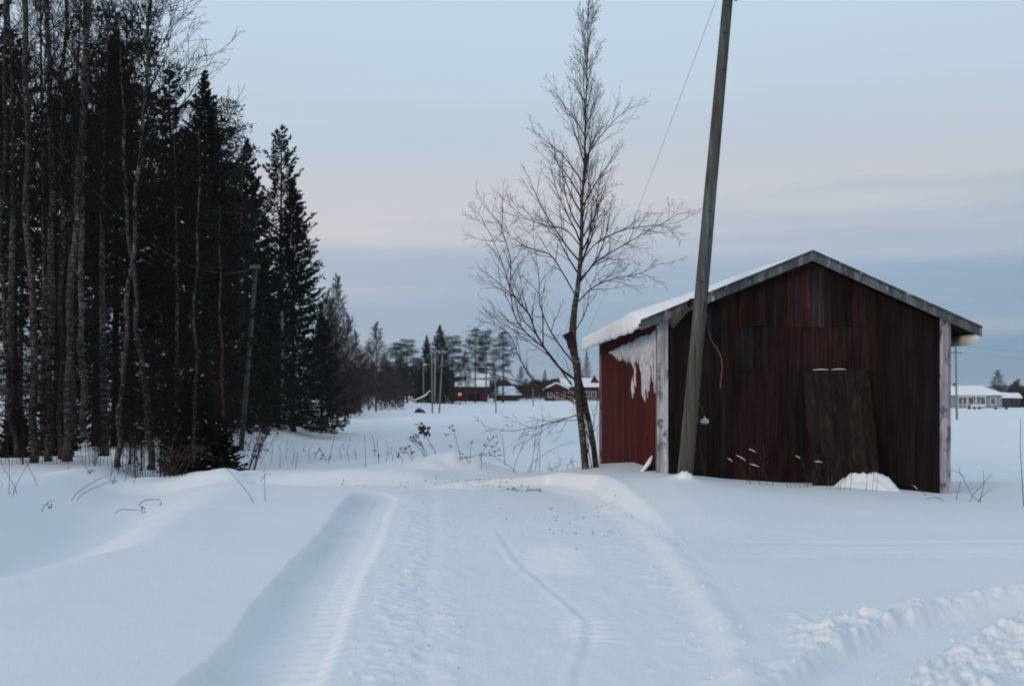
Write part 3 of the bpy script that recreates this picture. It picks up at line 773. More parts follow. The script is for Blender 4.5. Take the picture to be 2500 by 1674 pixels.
def catmull(ctrl, rad_, n=8):
    """smooth path through control points, radii with it"""
    out, rr = [], []; C = [ctrl[0]*2 - ctrl[1]] + ctrl + [ctrl[-1]*2 - ctrl[-2]]
    for i in range(1, len(C) - 2):
        for k in range(n):
            t = k / n; a, b, c, d = C[i-1], C[i], C[i+1], C[i+2]
            out.append(.5*((2*b) + (c-a)*t + (2*a-5*b+4*c-d)*t*t + (3*b-a-3*c+d)*t**3)); rr.append(rad_[i-1]*(1-t) + rad_[i]*t)
    out.append(ctrl[-1]); rr.append(rad_[-1]); return out, rr
def along(pts, s):
    f = s * (len(pts) - 1); i = min(int(f), len(pts) - 2); return pts[i].lerp(pts[i+1], f - i), (pts[i+1] - pts[i]).normalized()

# the birch standing at the left end of the barn, limb by limb
TY = 20.0
tp = [at(*q, TY) for q in ((1432, 1175), (1424, 1080), (1414, 985), (1409, 905), (1398, 835), (1402, 760), (1412, 690), (1419, 600), (1421, 500), (1427, 400), (1429, 300), (1433, 180), (1435, 90), (1437, 15))]
birch = empty('birch_tree', tp[0], 'bare birch with a broken stub and forked stems against the red barn', 'birch tree', 'bare birches')
B0 = tp[0].copy(); tp = [q - B0 for q in tp]
rads = [w_ / F * TY / 2 for w_ in (19, 17, 18, 18, 20, 15, 12, 9.5, 7, 5.2, 4, 2.6, 1.6, .7)]
path, rr = catmull(tp, rads, 6)
mb = MB(); mb.tube(path, rr, 12)
s2 = [at(*q, TY + .1) - B0 for q in ((1458, 1172), (1449, 1090), (1436, 1020), (1424, 965), (1413, 920))]
p2_, r2_ = catmull(s2, [w_ / F * TY / 2 for w_ in (16, 14, 13, 13, 12)], 6)
mb.build('trunk', M['birch'], birch, smooth=True)
mb = MB(); mb.tube(p2_, r2_, 9)
mb.build('side_stem', M['birch'], birch, smooth=True)
st1 = [at(*q, TY) - B0 for q in ((1399, 850), (1394, 828), (1386, 812))]
mb = MB(); mb.tube(st1, [.085, .09, .11], 9); mb.build('broken_stub', M['conbark'], birch)
rng = random.Random(77)
crown = MB()
def limb(ctrl, w0, depth=0.0, kids=(11, 6), L2=.9, curv=.05, kd=.15, up=None):
    n = len(ctrl); pts = [at(x, y, TY + depth * i / (n - 1)) - B0 for i, (x, y) in enumerate(ctrl)]
    rads = [max(.0021, .58 * w0 / F * TY / 2 * (1 - .82 * i / (n - 1))) for i in range(n)]
    P_, R_ = catmull(pts, rads, 4); crown.tube(P_, R_, 6, cap=False)
    off_ = rng.random() * 6.28
    for k in range(kids[0]):
        s = kd + (1 - kd) * (k + rng.random()) / kids[0]; s = min(s, .985)
        q, base = along(P_, s); ax = rot_about(base.orthogonal().normalized(), base, off_ + k * 2.4)
        nd = rot_about(base, ax, rng.uniform(.35, .95))
        grow(crown, q, nd, .85 * L2 * (1.25 - .6 * s) * rng.uniform(.55, 1.25), max(.0035, w0 / F * TY / 2 * .38 * (1 - .6 * s)), rng, 1, curv, None, (0, kids[1], 3, 0), .58, (6, 4, 3, 3), .13, .0016, .44)
limb([(1416, 935), (1361, 892), (1313, 822), (1292, 768), (1267, 738), (1246, 700), (1247, 640), (1232, 580), (1214, 530)], 10, -1.4, (16, 7), 1.0)
limb([(1394, 938), (1340, 862), (1285, 812), (1257, 772), (1243, 700), (1222, 630), (1190, 560), (1160, 530)], 8, .8, (16, 7), .9)
limb([(1412, 900), (1372, 850), (1340, 800), (1318, 740), (1316, 680), (1308, 620), (1300, 560)], 7.5, 1.2, (13, 6), .8)
limb([(1404, 968), (1310, 936), (1268, 872), (1246, 820), (1205, 792), (1170, 785)], 6, -.9, (11, 6), .75)
limb([(1408, 985), (1345, 955), (1260, 930), (1200, 912), (1160, 905)], 6, .9, (12, 5), .7, .03)
limb([(1412, 1012), (1380, 1022), (1335, 1035), (1290, 1045), (1240, 1052), (1180, 1040)], 5, -.7, (11, 4), .6, .01)
limb([(1411, 1025), (1360, 1030), (1310, 1062), (1268, 1085)], 3.5, -.6, (7, 3), .5, -.01)
limb([(1400, 815), (1430, 760), (1442, 700), (1470, 655), (1505, 640)], 5.5, .6, (10, 5), .6)
limb([(1413, 735), (1450, 700), (1500, 680), (1560, 668), (1620, 640)], 6, -.7, (12, 6), .7)
limb([(1415, 690), (1455, 640), (1520, 600), (1590, 560), (1660, 520)], 7, .9, (13, 6), .85)
limb([(1418, 640), (1460, 590), (1530, 560), (1600, 550), (1650, 545)], 6, -1.1, (12, 6), .8)
limb([(1410, 730), (1370, 660), (1340, 620), (1280, 600), (1230, 560), (1200, 520)], 6.5, 1.0, (13, 6), .85)
limb([(1417, 600), (1380, 560), (1330, 550), (1280, 530), (1245, 500)], 5.5, -.9, (12, 6), .75)
# the rest of the crown springs from the upper trunk all round
nP = 46
for k in range(nP):
    s = .46 + .52 * (k + rng.random() * .8) / nP
    q, base = along(path, s); fr = (s - .46) / .54
    az = k * 2.399 + rng.uniform(-.4, .4); el = .55 + .25 * rng.random() - .33 * fr
    d = Vector((math.cos(az) * math.sin(el), math.sin(az) * math.sin(el), math.cos(el)))
    Ln = (1.5 * (1 - fr) ** .9 + .28) * rng.uniform(.7, 1.15)
    grow(crown, q, d, Ln, .019 * (1 - .72 * fr), rng, 0, .055, 6, (9, 5, 2, 0), .50, (5, 4, 3, 3), .09, .0015, .42)
for k in range(3):
    q, base = along(p2_, .25 + .1 * k); az = rng.uniform(2.2, 4.6) + math.pi * (k % 2)
    grow(crown, q, Vector((math.cos(az) * .6, -.3 + math.sin(az) * .4, .75)), rng.uniform(.5, 1.1), .006, rng, 1, .02, None, (0, 4, 2), .6)
for k in range(4):
    x0 = 1440 + 9 * k
    p0 = at(x0, 1172, TY - .15) - B0; grow(crown, p0, Vector((-.12 - .03*k, .0, 1)), 1.6 + .3*k, .010, rng, 1, .02, 7, (0, 4, 2), .45)
crown.build('crown', M['twig'], birch)

def birch_crown_mesh(name, H, seed, start=.35, width=.16, n=44, kids=(9, 5, 0), mat='twig_dark', thick=1.0):
    """crown twigs for a straight trunk of height H"""
    rng = random.Random(seed); mb = MB()
    for k in range(n):
        s = start + (.985 - start) * (k + rng.random() * .8) / n; fr = (s - start) / (1 - start)
        az = k * 2.399 + rng.uniform(-.4, .4); el = .85 - .45 * fr + rng.uniform(-.15, .2)
        d = Vector((math.cos(az) * math.sin(el), math.sin(az) * math.sin(el), math.cos(el)))
        Ln = H * width * ((1 - fr) ** .75 + .12) * (.55 + .45 * min(1, fr * 5)) * rng.uniform(.75, 1.2)
        grow(mb, Vector((0, 0, H * s)), d, Ln, H * .0026 * (1 - .75 * fr), rng, 0, .03, 5, kids, .6, (4, 3, 3, 3), .10, H * .00032 * thick, .45)
    return mb
def trunk_mb(H, r0, seed, wob=.012, sides=9, n=18):
    rng = random.Random(seed); mb = MB(); ph1, ph2 = rng.random() * 6, rng.random() * 6
    pts = [Vector((H * wob * math.sin(s * 4.2 + ph1) * s, H * wob * math.sin(s * 3.5 + ph2) * s, H * s)) for s in [i / n for i in range(n + 1)]]
    rs = [r0 * (1 - .93 * (i / n) ** .9) * (1.25 if i == 0 else 1) for i in range(n + 1)]
    mb.tube(pts, rs, sides); return mb

def needles(starts, dirs, lens, wid, rng):
    """thin leaf-like triangles, one per start; returns V, F"""
    n = len(starts); side = np.cross(dirs, rng.normal(size=(n, 3))); side /= np.linalg.norm(side, axis=1, keepdims=True) + 1e-9
    a = starts - side * wid[:, None] / 2; b = starts + side * wid[:, None] / 2; c = starts + dirs * lens[:, None]
    m_ = starts + dirs * lens[:, None] * .5
    V = np.stack([a, m_ + side * wid[:, None] * .55, c, m_ - side * wid[:, None] * .55], 1).reshape(-1, 3)
    i = np.arange(n)[:, None] * 4
    return V, np.concatenate([i, i + 1, i + 2, i + 3], 1)
SN = []
def spruce(H, seed, base=.06, width=.17, nb=150, per=64, droop=.25, up=.35, sparse=0.0, wid=.055, ln=.20, dead=0, shape=.85, irregular=.25, top=1.0, snow=0):
    rng = np.random.default_rng(seed); R2 = random.Random(seed)
    tb = trunk_mb(H, H * .0105, seed, .004, 8, 12); bb = tb; SN.clear()
    Vs, Fs = [], []; off = 0
    golden = 2.39996
    for k in range(nb):
        s = base + (.985 - base) * ((k + R2.random()) / nb) ** .92; fr = (s - base) / (1 - base)
        Ln = H * width * ((1 - fr) ** shape * top + .03) * (1 + irregular * R2.uniform(-1, 1)) * min(1, .75 + fr * 3)
        if R2.random() < sparse: continue
        az = k * golden + R2.uniform(-.5, .5)
        m = 7; tt = np.linspace(0, 1, m)
        out = tt * Ln; zz_ = H * s + Ln * (-droop * np.sin(tt * 2.2) * (1 - fr * .9) + up * tt ** 2.4 * (.4 + .6 * fr) + .25 * fr * tt)
        bx, by = np.cos(az) * out, np.sin(az) * out
        P = np.stack([bx, by, zz_], 1)
        bb.tube([Vector(p) for p in P[::2]], [H * .0014 * (1 - .8 * i / 3) for i in range(4)], 3, cap=False)
        cnt = int(per * (.35 + .65 * Ln / (H * width)))
        u = rng.random(cnt) ** .75 * .92 + .06
        base_p = np.stack([np.interp(u, tt, P[:, c]) for c in range(3)], 1)
        tan = np.stack([np.interp(np.minimum(u + .05, 1), tt, P[:, c]) - np.interp(u - .05, tt, P[:, c]) for c in range(3)], 1); tan /= np.linalg.norm(tan, axis=1, keepdims=True)
        lat = np.array([-np.sin(az), np.cos(az), 0.0])
        sgn = rng.choice([-1, 1], cnt)
        spreadw = Ln * .30 * (1 - u * .75)
        offp = lat[None] * (sgn * rng.random(cnt) * spreadw)[:, None]
        d = tan * .7 + lat[None] * (sgn * rng.uniform(.2, .9, cnt))[:, None] + rng.normal(0, .25, (cnt, 3)); d[:, 2] -= rng.uniform(0, .5, cnt) * (1 - fr)
        d /= np.linalg.norm(d, axis=1, keepdims=True)
        st0 = base_p + offp; st0[:, 2] -= np.abs(rng.normal(0, .03, cnt)) * Ln
        sc_ = H / 16.0
        V_, F_ = needles(st0, d, ln * sc_ * min(1, .22 + Ln * .9) * rng.uniform(.6, 1.5, cnt), wid * sc_ * rng.uniform(.6, 1.5, cnt), rng)
        Vs.append(V_); Fs.append(F_ + off); off += len(V_)
        if snow:
            for c_ in range(snow):
                if R2.random() < .5: continue
                f_ = R2.uniform(.4, .95); c0_ = np.array([np.interp(f_, tt, P[:, c]) for c in range(3)]) + lat * R2.uniform(-1, 1) * Ln * .15; s_ = H * R2.uniform(.010, .024)
                SN.append((c0_, s_, az))
    for k in range(dead):
        s = R2.uniform(.08, max(base, .2)); az = R2.random() * 6.28; Ln = H * R2.uniform(.05, .11)
        grow(bb, Vector((0, 0, H * s)), Vector((math.cos(az), math.sin(az), R2.uniform(-.4, .15))), Ln, H * .0010, R2, 1, -.02, None, (0, 5, 0), .7, (4, 3, 3, 3), .16, H * .00035, .5)
    return tb, (np.vstack(Vs), np.vstack(Fs))
def pine(H, seed, base=.5, width=.15, nb=34, mat='spruce_far', clump=95, dead=10, flat=.55):
    rng = np.random.default_rng(seed); R2 = random.Random(seed); tb = trunk_mb(H, H * .0115, seed, .01, 8, 12)
    Vs, Fs = [], []; off = 0
    for k in range(nb):
        s = base + (.97 - base) * ((k + R2.random()) / nb); fr = (s - base) / (1 - base); az = k * 2.4 + R2.uniform(-.6, .6)
        Ln = H * width * (math.sin(min(1, fr * 1.6 + .35) * math.pi / 2) * (1.12 - fr) ** .6) * R2.uniform(.55, 1.25)
        d = Vector((math.cos(az), math.sin(az), R2.uniform(.05, .6)))
        pts = grow(tb, Vector((0, 0, H * s)), d, Ln, H * .0028, R2, 1, .06, 4, (0, 0), .5, (4, 4, 3, 3), .14, H * .0005)
        for c_i in range(4):
            q, dd = along(pts, .5 + .5 * (c_i + R2.random()) / 4)
            c = np.array(q) + rng.normal(0, H * .012, 3); n = int(clump * R2.uniform(.5, 1.2))
            rd_ = rng.normal(size=(n, 3)); rd_ /= np.linalg.norm(rd_, axis=1, keepdims=True)
            rr_ = rng.random(n) ** .5 * H * .030 * R2.uniform(.7, 1.4)
            st0 = c + rd_ * rr_[:, None] * np.array([1.25, 1.25, flat]); dr = rd_ + np.array([0, 0, .35]); dr /= np.linalg.norm(dr, axis=1, keepdims=True)
            V_, F_ = needles(st0, dr, H * .0115 * rng.uniform(.6, 1.4, n), H * .0032 * rng.uniform(.6, 1.5, n), rng)
            Vs.append(V_); Fs.append(F_ + off); off += len(V_)
    for k in range(dead):
        s = R2.uniform(.2, base); az = R2.random() * 6.28
        grow(tb, Vector((0, 0, H * s)), Vector((math.cos(az), math.sin(az), R2.uniform(-.3, .2))), H * R2.uniform(.03, .08), H * .0010, R2, 1, -.01, None, (0, 3, 0), .7, (4, 3, 3, 3), .16, H * .0004, .5)
    return tb, (np.vstack(Vs), np.vstack(Fs))

hidden = []
def proto_conifer(kind, gen, trunk_mat, crown_mat, **kw):
    tb, (V_, F_) = gen(**kw)
    e = empty(kind); tb.build('trunk', M[trunk_mat], e, smooth=True)
    np_mesh('crown', V_, F_, M[crown_mat], e, smooth=False)
    if kw.get('snow'):
        mb = MB()
        for c0_, s_, az in SN:
            c = Vector(c0_); d = Vector((math.cos(az), math.sin(az), -.1)) * s_
            mb.tube([c - d * 1.6, c - d * .6 + Vector((0, 0, s_ * .5)), c + d * .6 + Vector((0, 0, s_ * .45)), c + d * 1.7], [s_ * .2, s_ * .75, s_ * .7, s_ * .15], 6)
        mb.build('snow_tuft', M['snow_plain'], e, smooth=True)
    e['_H'] = kw['H']; e['_used'] = 0; return e
def proto_birch(kind, H, seed, r0=.0085, mat='twig_dark', bark='birch', **kw):
    e = empty(kind); trunk_mb(H, H * r0, seed).build('trunk', M[bark], e, smooth=True)
    birch_crown_mesh('crown', H, seed, mat=mat, **kw).build('crown', M[mat], e); e['_H'] = H; e['_used'] = 0; return e
def place(proto, px, Y, top_py, label, cat, group, zb=None, rz=0.0, wx=1.0, lean=0.0, sink=.05):
    X = (px - CX) / F * Y; z0 = hz(X, Y) if zb is None else zb
    Hn = EYE + (HY - top_py) / F * Y - z0; k = Hn / proto['_H']
    if proto['_used']: o = copy_tree(proto)
    else: o = proto
    proto['_used'] = 1
    o.location = (X, Y, z0 - sink); o.rotation_euler = (0, lean, rz) if lean else (0, 0, rz); o.scale = (k * wx, k * wx, k)
    tag(o, label, cat, group); return o
S1 = proto_conifer('spruce_tree', spruce, 'conbark', 'spruce', H=16.0, seed=1, base=.04, width=.215, nb=270, per=115, wid=.085, ln=.25, shape=1.15, irregular=.45)
S2 = proto_conifer('spruce_tree', spruce, 'conbark', 'spruce', H=16.0, seed=2, base=.26, width=.175, nb=130, per=80, dead=60, irregular=.6, shape=1.0, wid=.085, ln=.24)
S3 = proto_conifer('spruce_tree', spruce, 'conbark', 'spruce', H=16.0, seed=3, base=.44, width=.15, nb=80, per=66, dead=110, irregular=.6, wid=.085, ln=.24)
S4 = proto_conifer('spruce_tree', spruce, 'conbark', 'spruce', H=16.0, seed=4, base=.10, width=.19, nb=150, per=110, droop=.16, up=.52, shape=.85, irregular=.28, wid=.07, ln=.22)
S5 = proto_conifer('spruce_sapling', spruce, 'conbark', 'spruce', H=16.0, seed=6, base=.03, width=.40, nb=170, per=170, droop=.05, up=.25, irregular=.4, wid=.24, ln=.8, shape=.8, snow=1)
P1 = proto_conifer('pine_tree', pine, 'pinebark', 'spruce_far', H=14.0, seed=11, base=.42)
P2 = proto_conifer('pine_tree', pine, 'pinebark', 'spruce_far', H=14.0, seed=12, base=.30, width=.17, nb=44)
P3_ = proto_conifer('pine_tree', pine, 'pinebark', 'spruce_far', H=14.0, seed=13, base=.6, width=.17, nb=26)
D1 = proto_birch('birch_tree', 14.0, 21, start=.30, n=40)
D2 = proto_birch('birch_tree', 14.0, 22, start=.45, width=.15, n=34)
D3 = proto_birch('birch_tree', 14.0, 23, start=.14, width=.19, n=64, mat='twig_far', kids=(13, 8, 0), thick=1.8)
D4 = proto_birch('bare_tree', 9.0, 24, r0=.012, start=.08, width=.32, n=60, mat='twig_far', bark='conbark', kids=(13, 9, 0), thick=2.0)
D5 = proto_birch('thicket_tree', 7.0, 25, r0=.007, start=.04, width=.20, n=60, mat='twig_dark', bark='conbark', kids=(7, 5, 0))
GB, GS, GP, GF = 'birches at the forest edge', 'spruces of the forest', 'pines behind the far field', 'bare trees along the field'

# birch trunks one can tell apart at the edge of the wood, each with its own bend
def edge_birch(ctrl, Y, w0, w1, seed, label, bark='birch', crown_s=.45, n=34, width=1.0, Hx=None, kind='birch_tree', cat='birch tree', extra=0, dead=46, group=GB):
    pts = [at(x, y, Y) for x, y in ctrl]; b0 = pts[0].copy(); pts = [p - b0 for p in pts]
    # carry the trunk on above the picture
    if Hx: pts.append(pts[-1] + Vector((pts[-1].x * .02, 0, Hx)))
    w0 *= .78; w1 *= .85; m = len(pts); rads = [(w0 + (w1 - w0) * i / (m - 1)) / F * Y / 2 for i in range(m)]
    if Hx: rads[-1] = .012
    P_, R_ = catmull(pts, rads, 5)
    R_[0] *= 1.2
    e = empty(kind, b0, label, cat, group)
    rng = random.Random(seed)
    for i in range(1, len(P_)): P_[i] = P_[i] + Vector((.025 * math.sin(i * .9 + seed * 2), .05 * math.sin(i * .6 + seed), 0))
    mb = MB(); mb.tube(P_, R_, 10); mb.build('trunk', M[bark], e, smooth=True)
    cr_ = MB()
    for k in range(n):
        s = crown_s + (.98 - crown_s) * (k + rng.random()) / n; q, base = along(P_, s); fr = (s - crown_s) / (1 - crown_s)
        az = k * 2.399; el = .75 - .35 * fr + rng.uniform(-.15, .2)
        d = Vector((math.cos(az) * math.sin(el), math.sin(az) * math.sin(el), math.cos(el)))
        grow(cr_, q, d, width * (2.2 * (1 - fr) ** .7 + .4) * rng.uniform(.6, 1.2), .017 * (1 - .6 * fr), rng, 0, .02, 5, (8, 5, 0), .6, (4, 3, 3, 3), .11, .0042, .45)
    for k in range(dead):                                     # dead twigs low on the trunk
        s = rng.uniform(.08, crown_s); q, base = along(P_, s); az = rng.random() * 6.28
        grow(cr_, q, Vector((math.cos(az), math.sin(az), rng.uniform(-.3, .3))), rng.uniform(.5, 1.9), .008, rng, 1, -.01, None, (0, 6, 2), .7, (4, 3, 3, 3), .16, .004, .5)
    cr_.build('crown', M['twig_dark'], e)
    return e
edge_birch([(42, 1112), (30, 1040), (18, 900), (8, 760), (4, 560), (10, 300), (16, 0)], 24.5, 17, 9, 31, 'thin grey birch trunk at the left picture edge', Hx=3)
edge_birch([(82, 1130), (82, 1000), (84, 850), (72, 640), (66, 420), (64, 200), (62, 0)], 24, 25, 13, 32, 'thick mottled birch trunk, second from the left picture edge', Hx=4)
edge_birch([(117, 1128), (122, 1000), (121, 850), (128, 640), (124, 420), (122, 200), (116, 0)], 24.6, 22, 12, 33, 'dark birch trunk between the two thick pale ones', Hx=4)
edge_birch([(164, 1126), (168, 1000), (168, 850), (180, 640), (190, 450), (204, 250), (214, 0)], 24, 29, 10, 34, 'pale white birch trunk with dark knots, broadest of the edge birches', Hx=3.5)
edge_birch([(148, 1124), (148, 980), (150, 800), (152, 600), (150, 400), (158, 150), (160, 0)], 25.6, 16, 8, 35, 'shaded narrow birch right behind the broad white one', Hx=3)
edge_birch([(207, 1066), (203, 960), (200, 830), (197, 700), (200, 500), (206, 300), (210, 60)], 31, 21, 9, 36, 'smooth greenish grey aspen trunk right of the white birch', bark='aspen', kind='aspen_tree', cat='aspen tree', Hx=2.5)
edge_birch([(287, 1140), (291, 1050), (296, 960), (306, 850), (312, 740), (326, 580), (338, 420), (350, 280), (362, 120), (364, 0)], 22.6, 19, 6, 37, 'slender leaning birch whose twigs reach highest into open sky', crown_s=.50, n=46, width=1.25, Hx=2.5)
edge_birch([(368, 1146), (364, 1040), (355, 950), (342, 870), (333, 760), (318, 600), (306, 450), (300, 300)], 22.9, 22, 6, 38, 'bent birch with flaking reddish bark beside the brown thicket', n=30, Hx=1.5)
edge_birch([(476, 1135), (474, 1040), (478, 940), (476, 800), (478, 650), (486, 500)], 23.4, 13, 5, 39, 'thin dark birch stem left of the small spruce', n=18, Hx=1.5, width=.7)
edge_birch([(545, 1050), (543, 950), (540, 850), (538, 740), (536, 620)], 36, 9, 5, 40, 'straight thin brown stem behind the small spruce', bark='pinebark', n=14, Hx=1.5, width=.6, kind='young_tree', cat='young tree', group=None)
edge_birch([(586, 1010), (586, 900), (584, 800), (583, 700), (584, 600), (590, 500)], 48, 11, 6, 41, 'orange barked pine trunk behind the leaning far pole', bark='pinebark', n=10, Hx=2, width=.8, kind='pine_tree', cat='pine tree', group=None)

for i, (px, Y, top, lab) in enumerate([(55, 23.4, 930, 'dark thicket in front of the thick mottled birch trunk'), (232, 23.6, 985, 'low thicket between white birch and leaning birch'), (392, 22.6, 900, 'brown thicket right in front of the bent birch foot'), (330, 22.2, 1000, 'low thicket at the foot of the leaning birch')]):
    place(D5, px, Y, top, lab, 'thicket', 'thickets at the forest edge', rz=i * 2.3, wx=1.3)
# conifers whose tops draw the skyline, left to right
sky_ = [
 (S2, -40, 33, -120, 'tall dark spruce cut by the left picture edge'),
 (S2, 35, 35, 60, 'dark spruce behind the leftmost birches'),
 (S3, 235, 36, 100, 'spruce with ragged top between white birch and leaning birch'),
 (P2, 310, 40, 18, 'tall ragged conifer poking up left of the highest birch twigs'),
 (S1, 283, 37, 58, 'dense dark spruce just left of the leaning birch'),
 (S2, 415, 40, 155, 'spruce whose tip stands right of the highest birch twigs'),
 (S3, 370, 44, 200, 'spruce standing back between bent birch and tall edge spruces'),
 (S1, 500, 46, 160, 'tallest green spruce at the right corner of the forest wall'),
 (P2, 528, 50, 245, 'loose topped conifer leaning out from the tallest green spruce'),
 (S1, 602, 54, 325, 'dark spruce stepping down behind the leaning far pole'),
 (S2, 560, 58, 335, 'spruce with open lower branches behind the leaning far pole'),
 (S4, 686, 66, 300, 'lone tall spruce with upswept open branches at the forest end'),
 (S1, 716, 64, 430, 'dense spruce wrapped round the foot of the lone tall spruce'),
 (S1, 645, 70, 600, 'dense spruce under the left side of the lone tall spruce'),
 (S1, 785, 70, 730, 'lowest dense spruce closing the right end of the forest wall'),
 (S2, 455, 38, 300, 'shaded spruce behind the thin dark stem'),
]
for i, (pr, px, Y, top, lab) in enumerate(sky_):
    o = place(pr, px, Y, top, lab, 'pine tree' if pr is P2 else 'spruce tree', GS, rz=i * 1.3)
# the deeper wood: nothing tells these apart
R3 = random.Random(99)
for i in range(10):
    Y = R3.uniform(42, 95); px = R3.uniform(-160, 470 + (Y - 38) * 3.2)
    top = np.interp(px, [-300, 0, 280, 500, 600, 700], [-50, 130, 130, 260, 400, 520]) + R3.uniform(0, 240)
    pr = R3.choice([S3, S3, S2, P3_, D2])
    nm = {S3: ('dark spruce standing deep in the forest', 'spruce tree'), S2: ('dark spruce standing deep in the forest', 'spruce tree'),
          P3_: ('bare stemmed pine standing deep in the forest', 'pine tree'), D2: ('leafless birch standing deep in the forest', 'birch tree')}[pr]
    place(pr, px, Y, top, nm[0], nm[1], nm[0].replace('dark spruce', 'dark spruces').replace('pine', 'pines').replace('birch', 'birches').replace('standing ', '') , rz=R3.random() * 6)
# birch crowns against the sky in the upper left
for i, (px, Y, top, lab) in enumerate([(108, 29, -160, 'bare birch filling the sky above the dark middle trunk'), (255, 30, -90, 'bare birch filling the sky left of the leaning birch'),
                                       (178, 33, -130, 'bare birch with twigs above the white birch'), (22, 28, -200, 'bare birch at the far upper left corner'), (430, 36, 240, 'bare birch in front of the tall edge spruces')]):
    place([D1, D2][i % 2], px, Y, top, lab, 'birch tree', GB, rz=i * 2.1)
# undergrowth thickets
for i, (px, Y, top, lab) in enumerate([(345, 24.5, 880, 'dense brown thicket behind the bent birch'), (402, 24.2, 830, 'tallest brown thicket between bent birch and thin stem'), (432, 26.5, 900, 'brown thicket left of the small spruce'),
                                       (318, 27, 860, 'brown twiggy thicket between the two leaning birches'), (240, 29, 930, 'low bare thicket right of the aspen'), (100, 30, 900, 'bare thicket behind the leftmost trunks'),
                                       (610, 56, 930, 'reddish thicket beside the leaning far pole'), (655, 60, 945, 'reddish thicket beside the short far pole'), (500, 34, 860, 'dark thicket above the small spruce')]):
    place(D5, px, Y, top, lab, 'thicket', 'thickets at the forest edge', rz=i * 1.7, wx=1.25)
o = place(S5, 536, 23.2, 1020, 'small bushy spruce at the snow edge below the forest', 'spruce sapling', 'young spruces', zb=hz(-5.9, 23.2) - .0, rz=.4)
place(S5, 40, 27, 990, 'snow flecked young spruce behind the leftmost trunks', 'spruce sapling', 'young spruces', rz=2.0)
place(S5, 142, 29, 1000, 'young spruce between the dark and the white birch trunks', 'spruce sapling', 'young spruces', rz=4.0)
place(S5, 480, 27, 900, 'young spruce growing right behind the small bushy one', 'spruce sapling', 'young spruces', rz=3.0, wx=.8)

# far line of trees round the field
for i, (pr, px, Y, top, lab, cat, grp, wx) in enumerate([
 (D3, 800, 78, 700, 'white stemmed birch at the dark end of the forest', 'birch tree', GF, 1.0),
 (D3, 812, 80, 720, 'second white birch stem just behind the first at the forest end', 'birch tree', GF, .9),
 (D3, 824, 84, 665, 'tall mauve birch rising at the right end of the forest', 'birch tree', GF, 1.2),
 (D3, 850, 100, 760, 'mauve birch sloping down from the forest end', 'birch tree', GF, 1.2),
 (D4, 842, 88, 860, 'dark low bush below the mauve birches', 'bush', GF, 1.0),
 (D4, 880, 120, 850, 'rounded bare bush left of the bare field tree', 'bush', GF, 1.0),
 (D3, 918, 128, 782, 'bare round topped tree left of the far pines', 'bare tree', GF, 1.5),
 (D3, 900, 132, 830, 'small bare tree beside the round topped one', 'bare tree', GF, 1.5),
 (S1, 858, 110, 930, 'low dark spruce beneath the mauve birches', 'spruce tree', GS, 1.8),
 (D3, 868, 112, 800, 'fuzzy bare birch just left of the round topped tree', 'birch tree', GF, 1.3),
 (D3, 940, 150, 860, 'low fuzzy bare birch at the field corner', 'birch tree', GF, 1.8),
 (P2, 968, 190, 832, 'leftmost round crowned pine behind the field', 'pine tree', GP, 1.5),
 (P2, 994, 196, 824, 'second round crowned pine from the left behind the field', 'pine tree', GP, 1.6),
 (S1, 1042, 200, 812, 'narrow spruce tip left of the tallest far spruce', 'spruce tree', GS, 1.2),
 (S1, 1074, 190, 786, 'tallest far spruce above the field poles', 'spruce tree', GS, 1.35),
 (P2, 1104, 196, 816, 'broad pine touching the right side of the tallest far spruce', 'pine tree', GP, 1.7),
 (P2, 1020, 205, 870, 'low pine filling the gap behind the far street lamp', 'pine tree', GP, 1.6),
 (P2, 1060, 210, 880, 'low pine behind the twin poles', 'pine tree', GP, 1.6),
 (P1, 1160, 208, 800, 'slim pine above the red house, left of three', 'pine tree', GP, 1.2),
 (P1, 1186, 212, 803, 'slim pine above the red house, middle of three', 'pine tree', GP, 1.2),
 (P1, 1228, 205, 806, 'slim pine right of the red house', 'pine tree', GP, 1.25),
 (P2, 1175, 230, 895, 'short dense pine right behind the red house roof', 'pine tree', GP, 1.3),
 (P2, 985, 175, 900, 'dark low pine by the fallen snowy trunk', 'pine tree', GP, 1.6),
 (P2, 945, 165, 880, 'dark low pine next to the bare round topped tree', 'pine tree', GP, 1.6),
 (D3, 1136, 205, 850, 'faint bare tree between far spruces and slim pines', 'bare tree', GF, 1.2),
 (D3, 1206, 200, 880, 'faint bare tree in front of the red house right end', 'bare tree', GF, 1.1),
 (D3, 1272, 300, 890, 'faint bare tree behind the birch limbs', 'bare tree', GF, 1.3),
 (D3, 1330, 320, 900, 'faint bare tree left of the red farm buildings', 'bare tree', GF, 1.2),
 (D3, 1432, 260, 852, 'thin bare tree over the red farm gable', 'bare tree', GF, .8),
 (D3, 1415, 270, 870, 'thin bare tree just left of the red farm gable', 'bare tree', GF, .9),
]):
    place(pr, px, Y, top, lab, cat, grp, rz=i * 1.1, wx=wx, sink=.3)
rb = random.Random(8)
for i, (px, Y, top) in enumerate([(1208, 225, 935), (1240, 235, 930), (1268, 228, 940), (1300, 236, 938), (1330, 240, 945), (1356, 238, 942), (1218, 245, 920), (1285, 248, 925), (1318, 262, 930)]):
    place(D4, px, Y, top, 'low bare bush in the dark hedge behind the far field', 'bush', 'bushes behind the far field', rz=i * 1.9, wx=1.6)
for i, (px, Y, top, lab) in enumerate([(2436, 300, 905, 'bare tree above the end of the blue house'), (2486, 310, 925, 'bare tree at the right picture edge'), (2462, 290, 950, 'dark bush between the two small snowy roofs')]):
    place(D4, px, Y, top, lab, 'bare tree' if i < 2 else 'bush', 'bare trees beyond the blue house', rz=i * 1.9, wx=1.3)
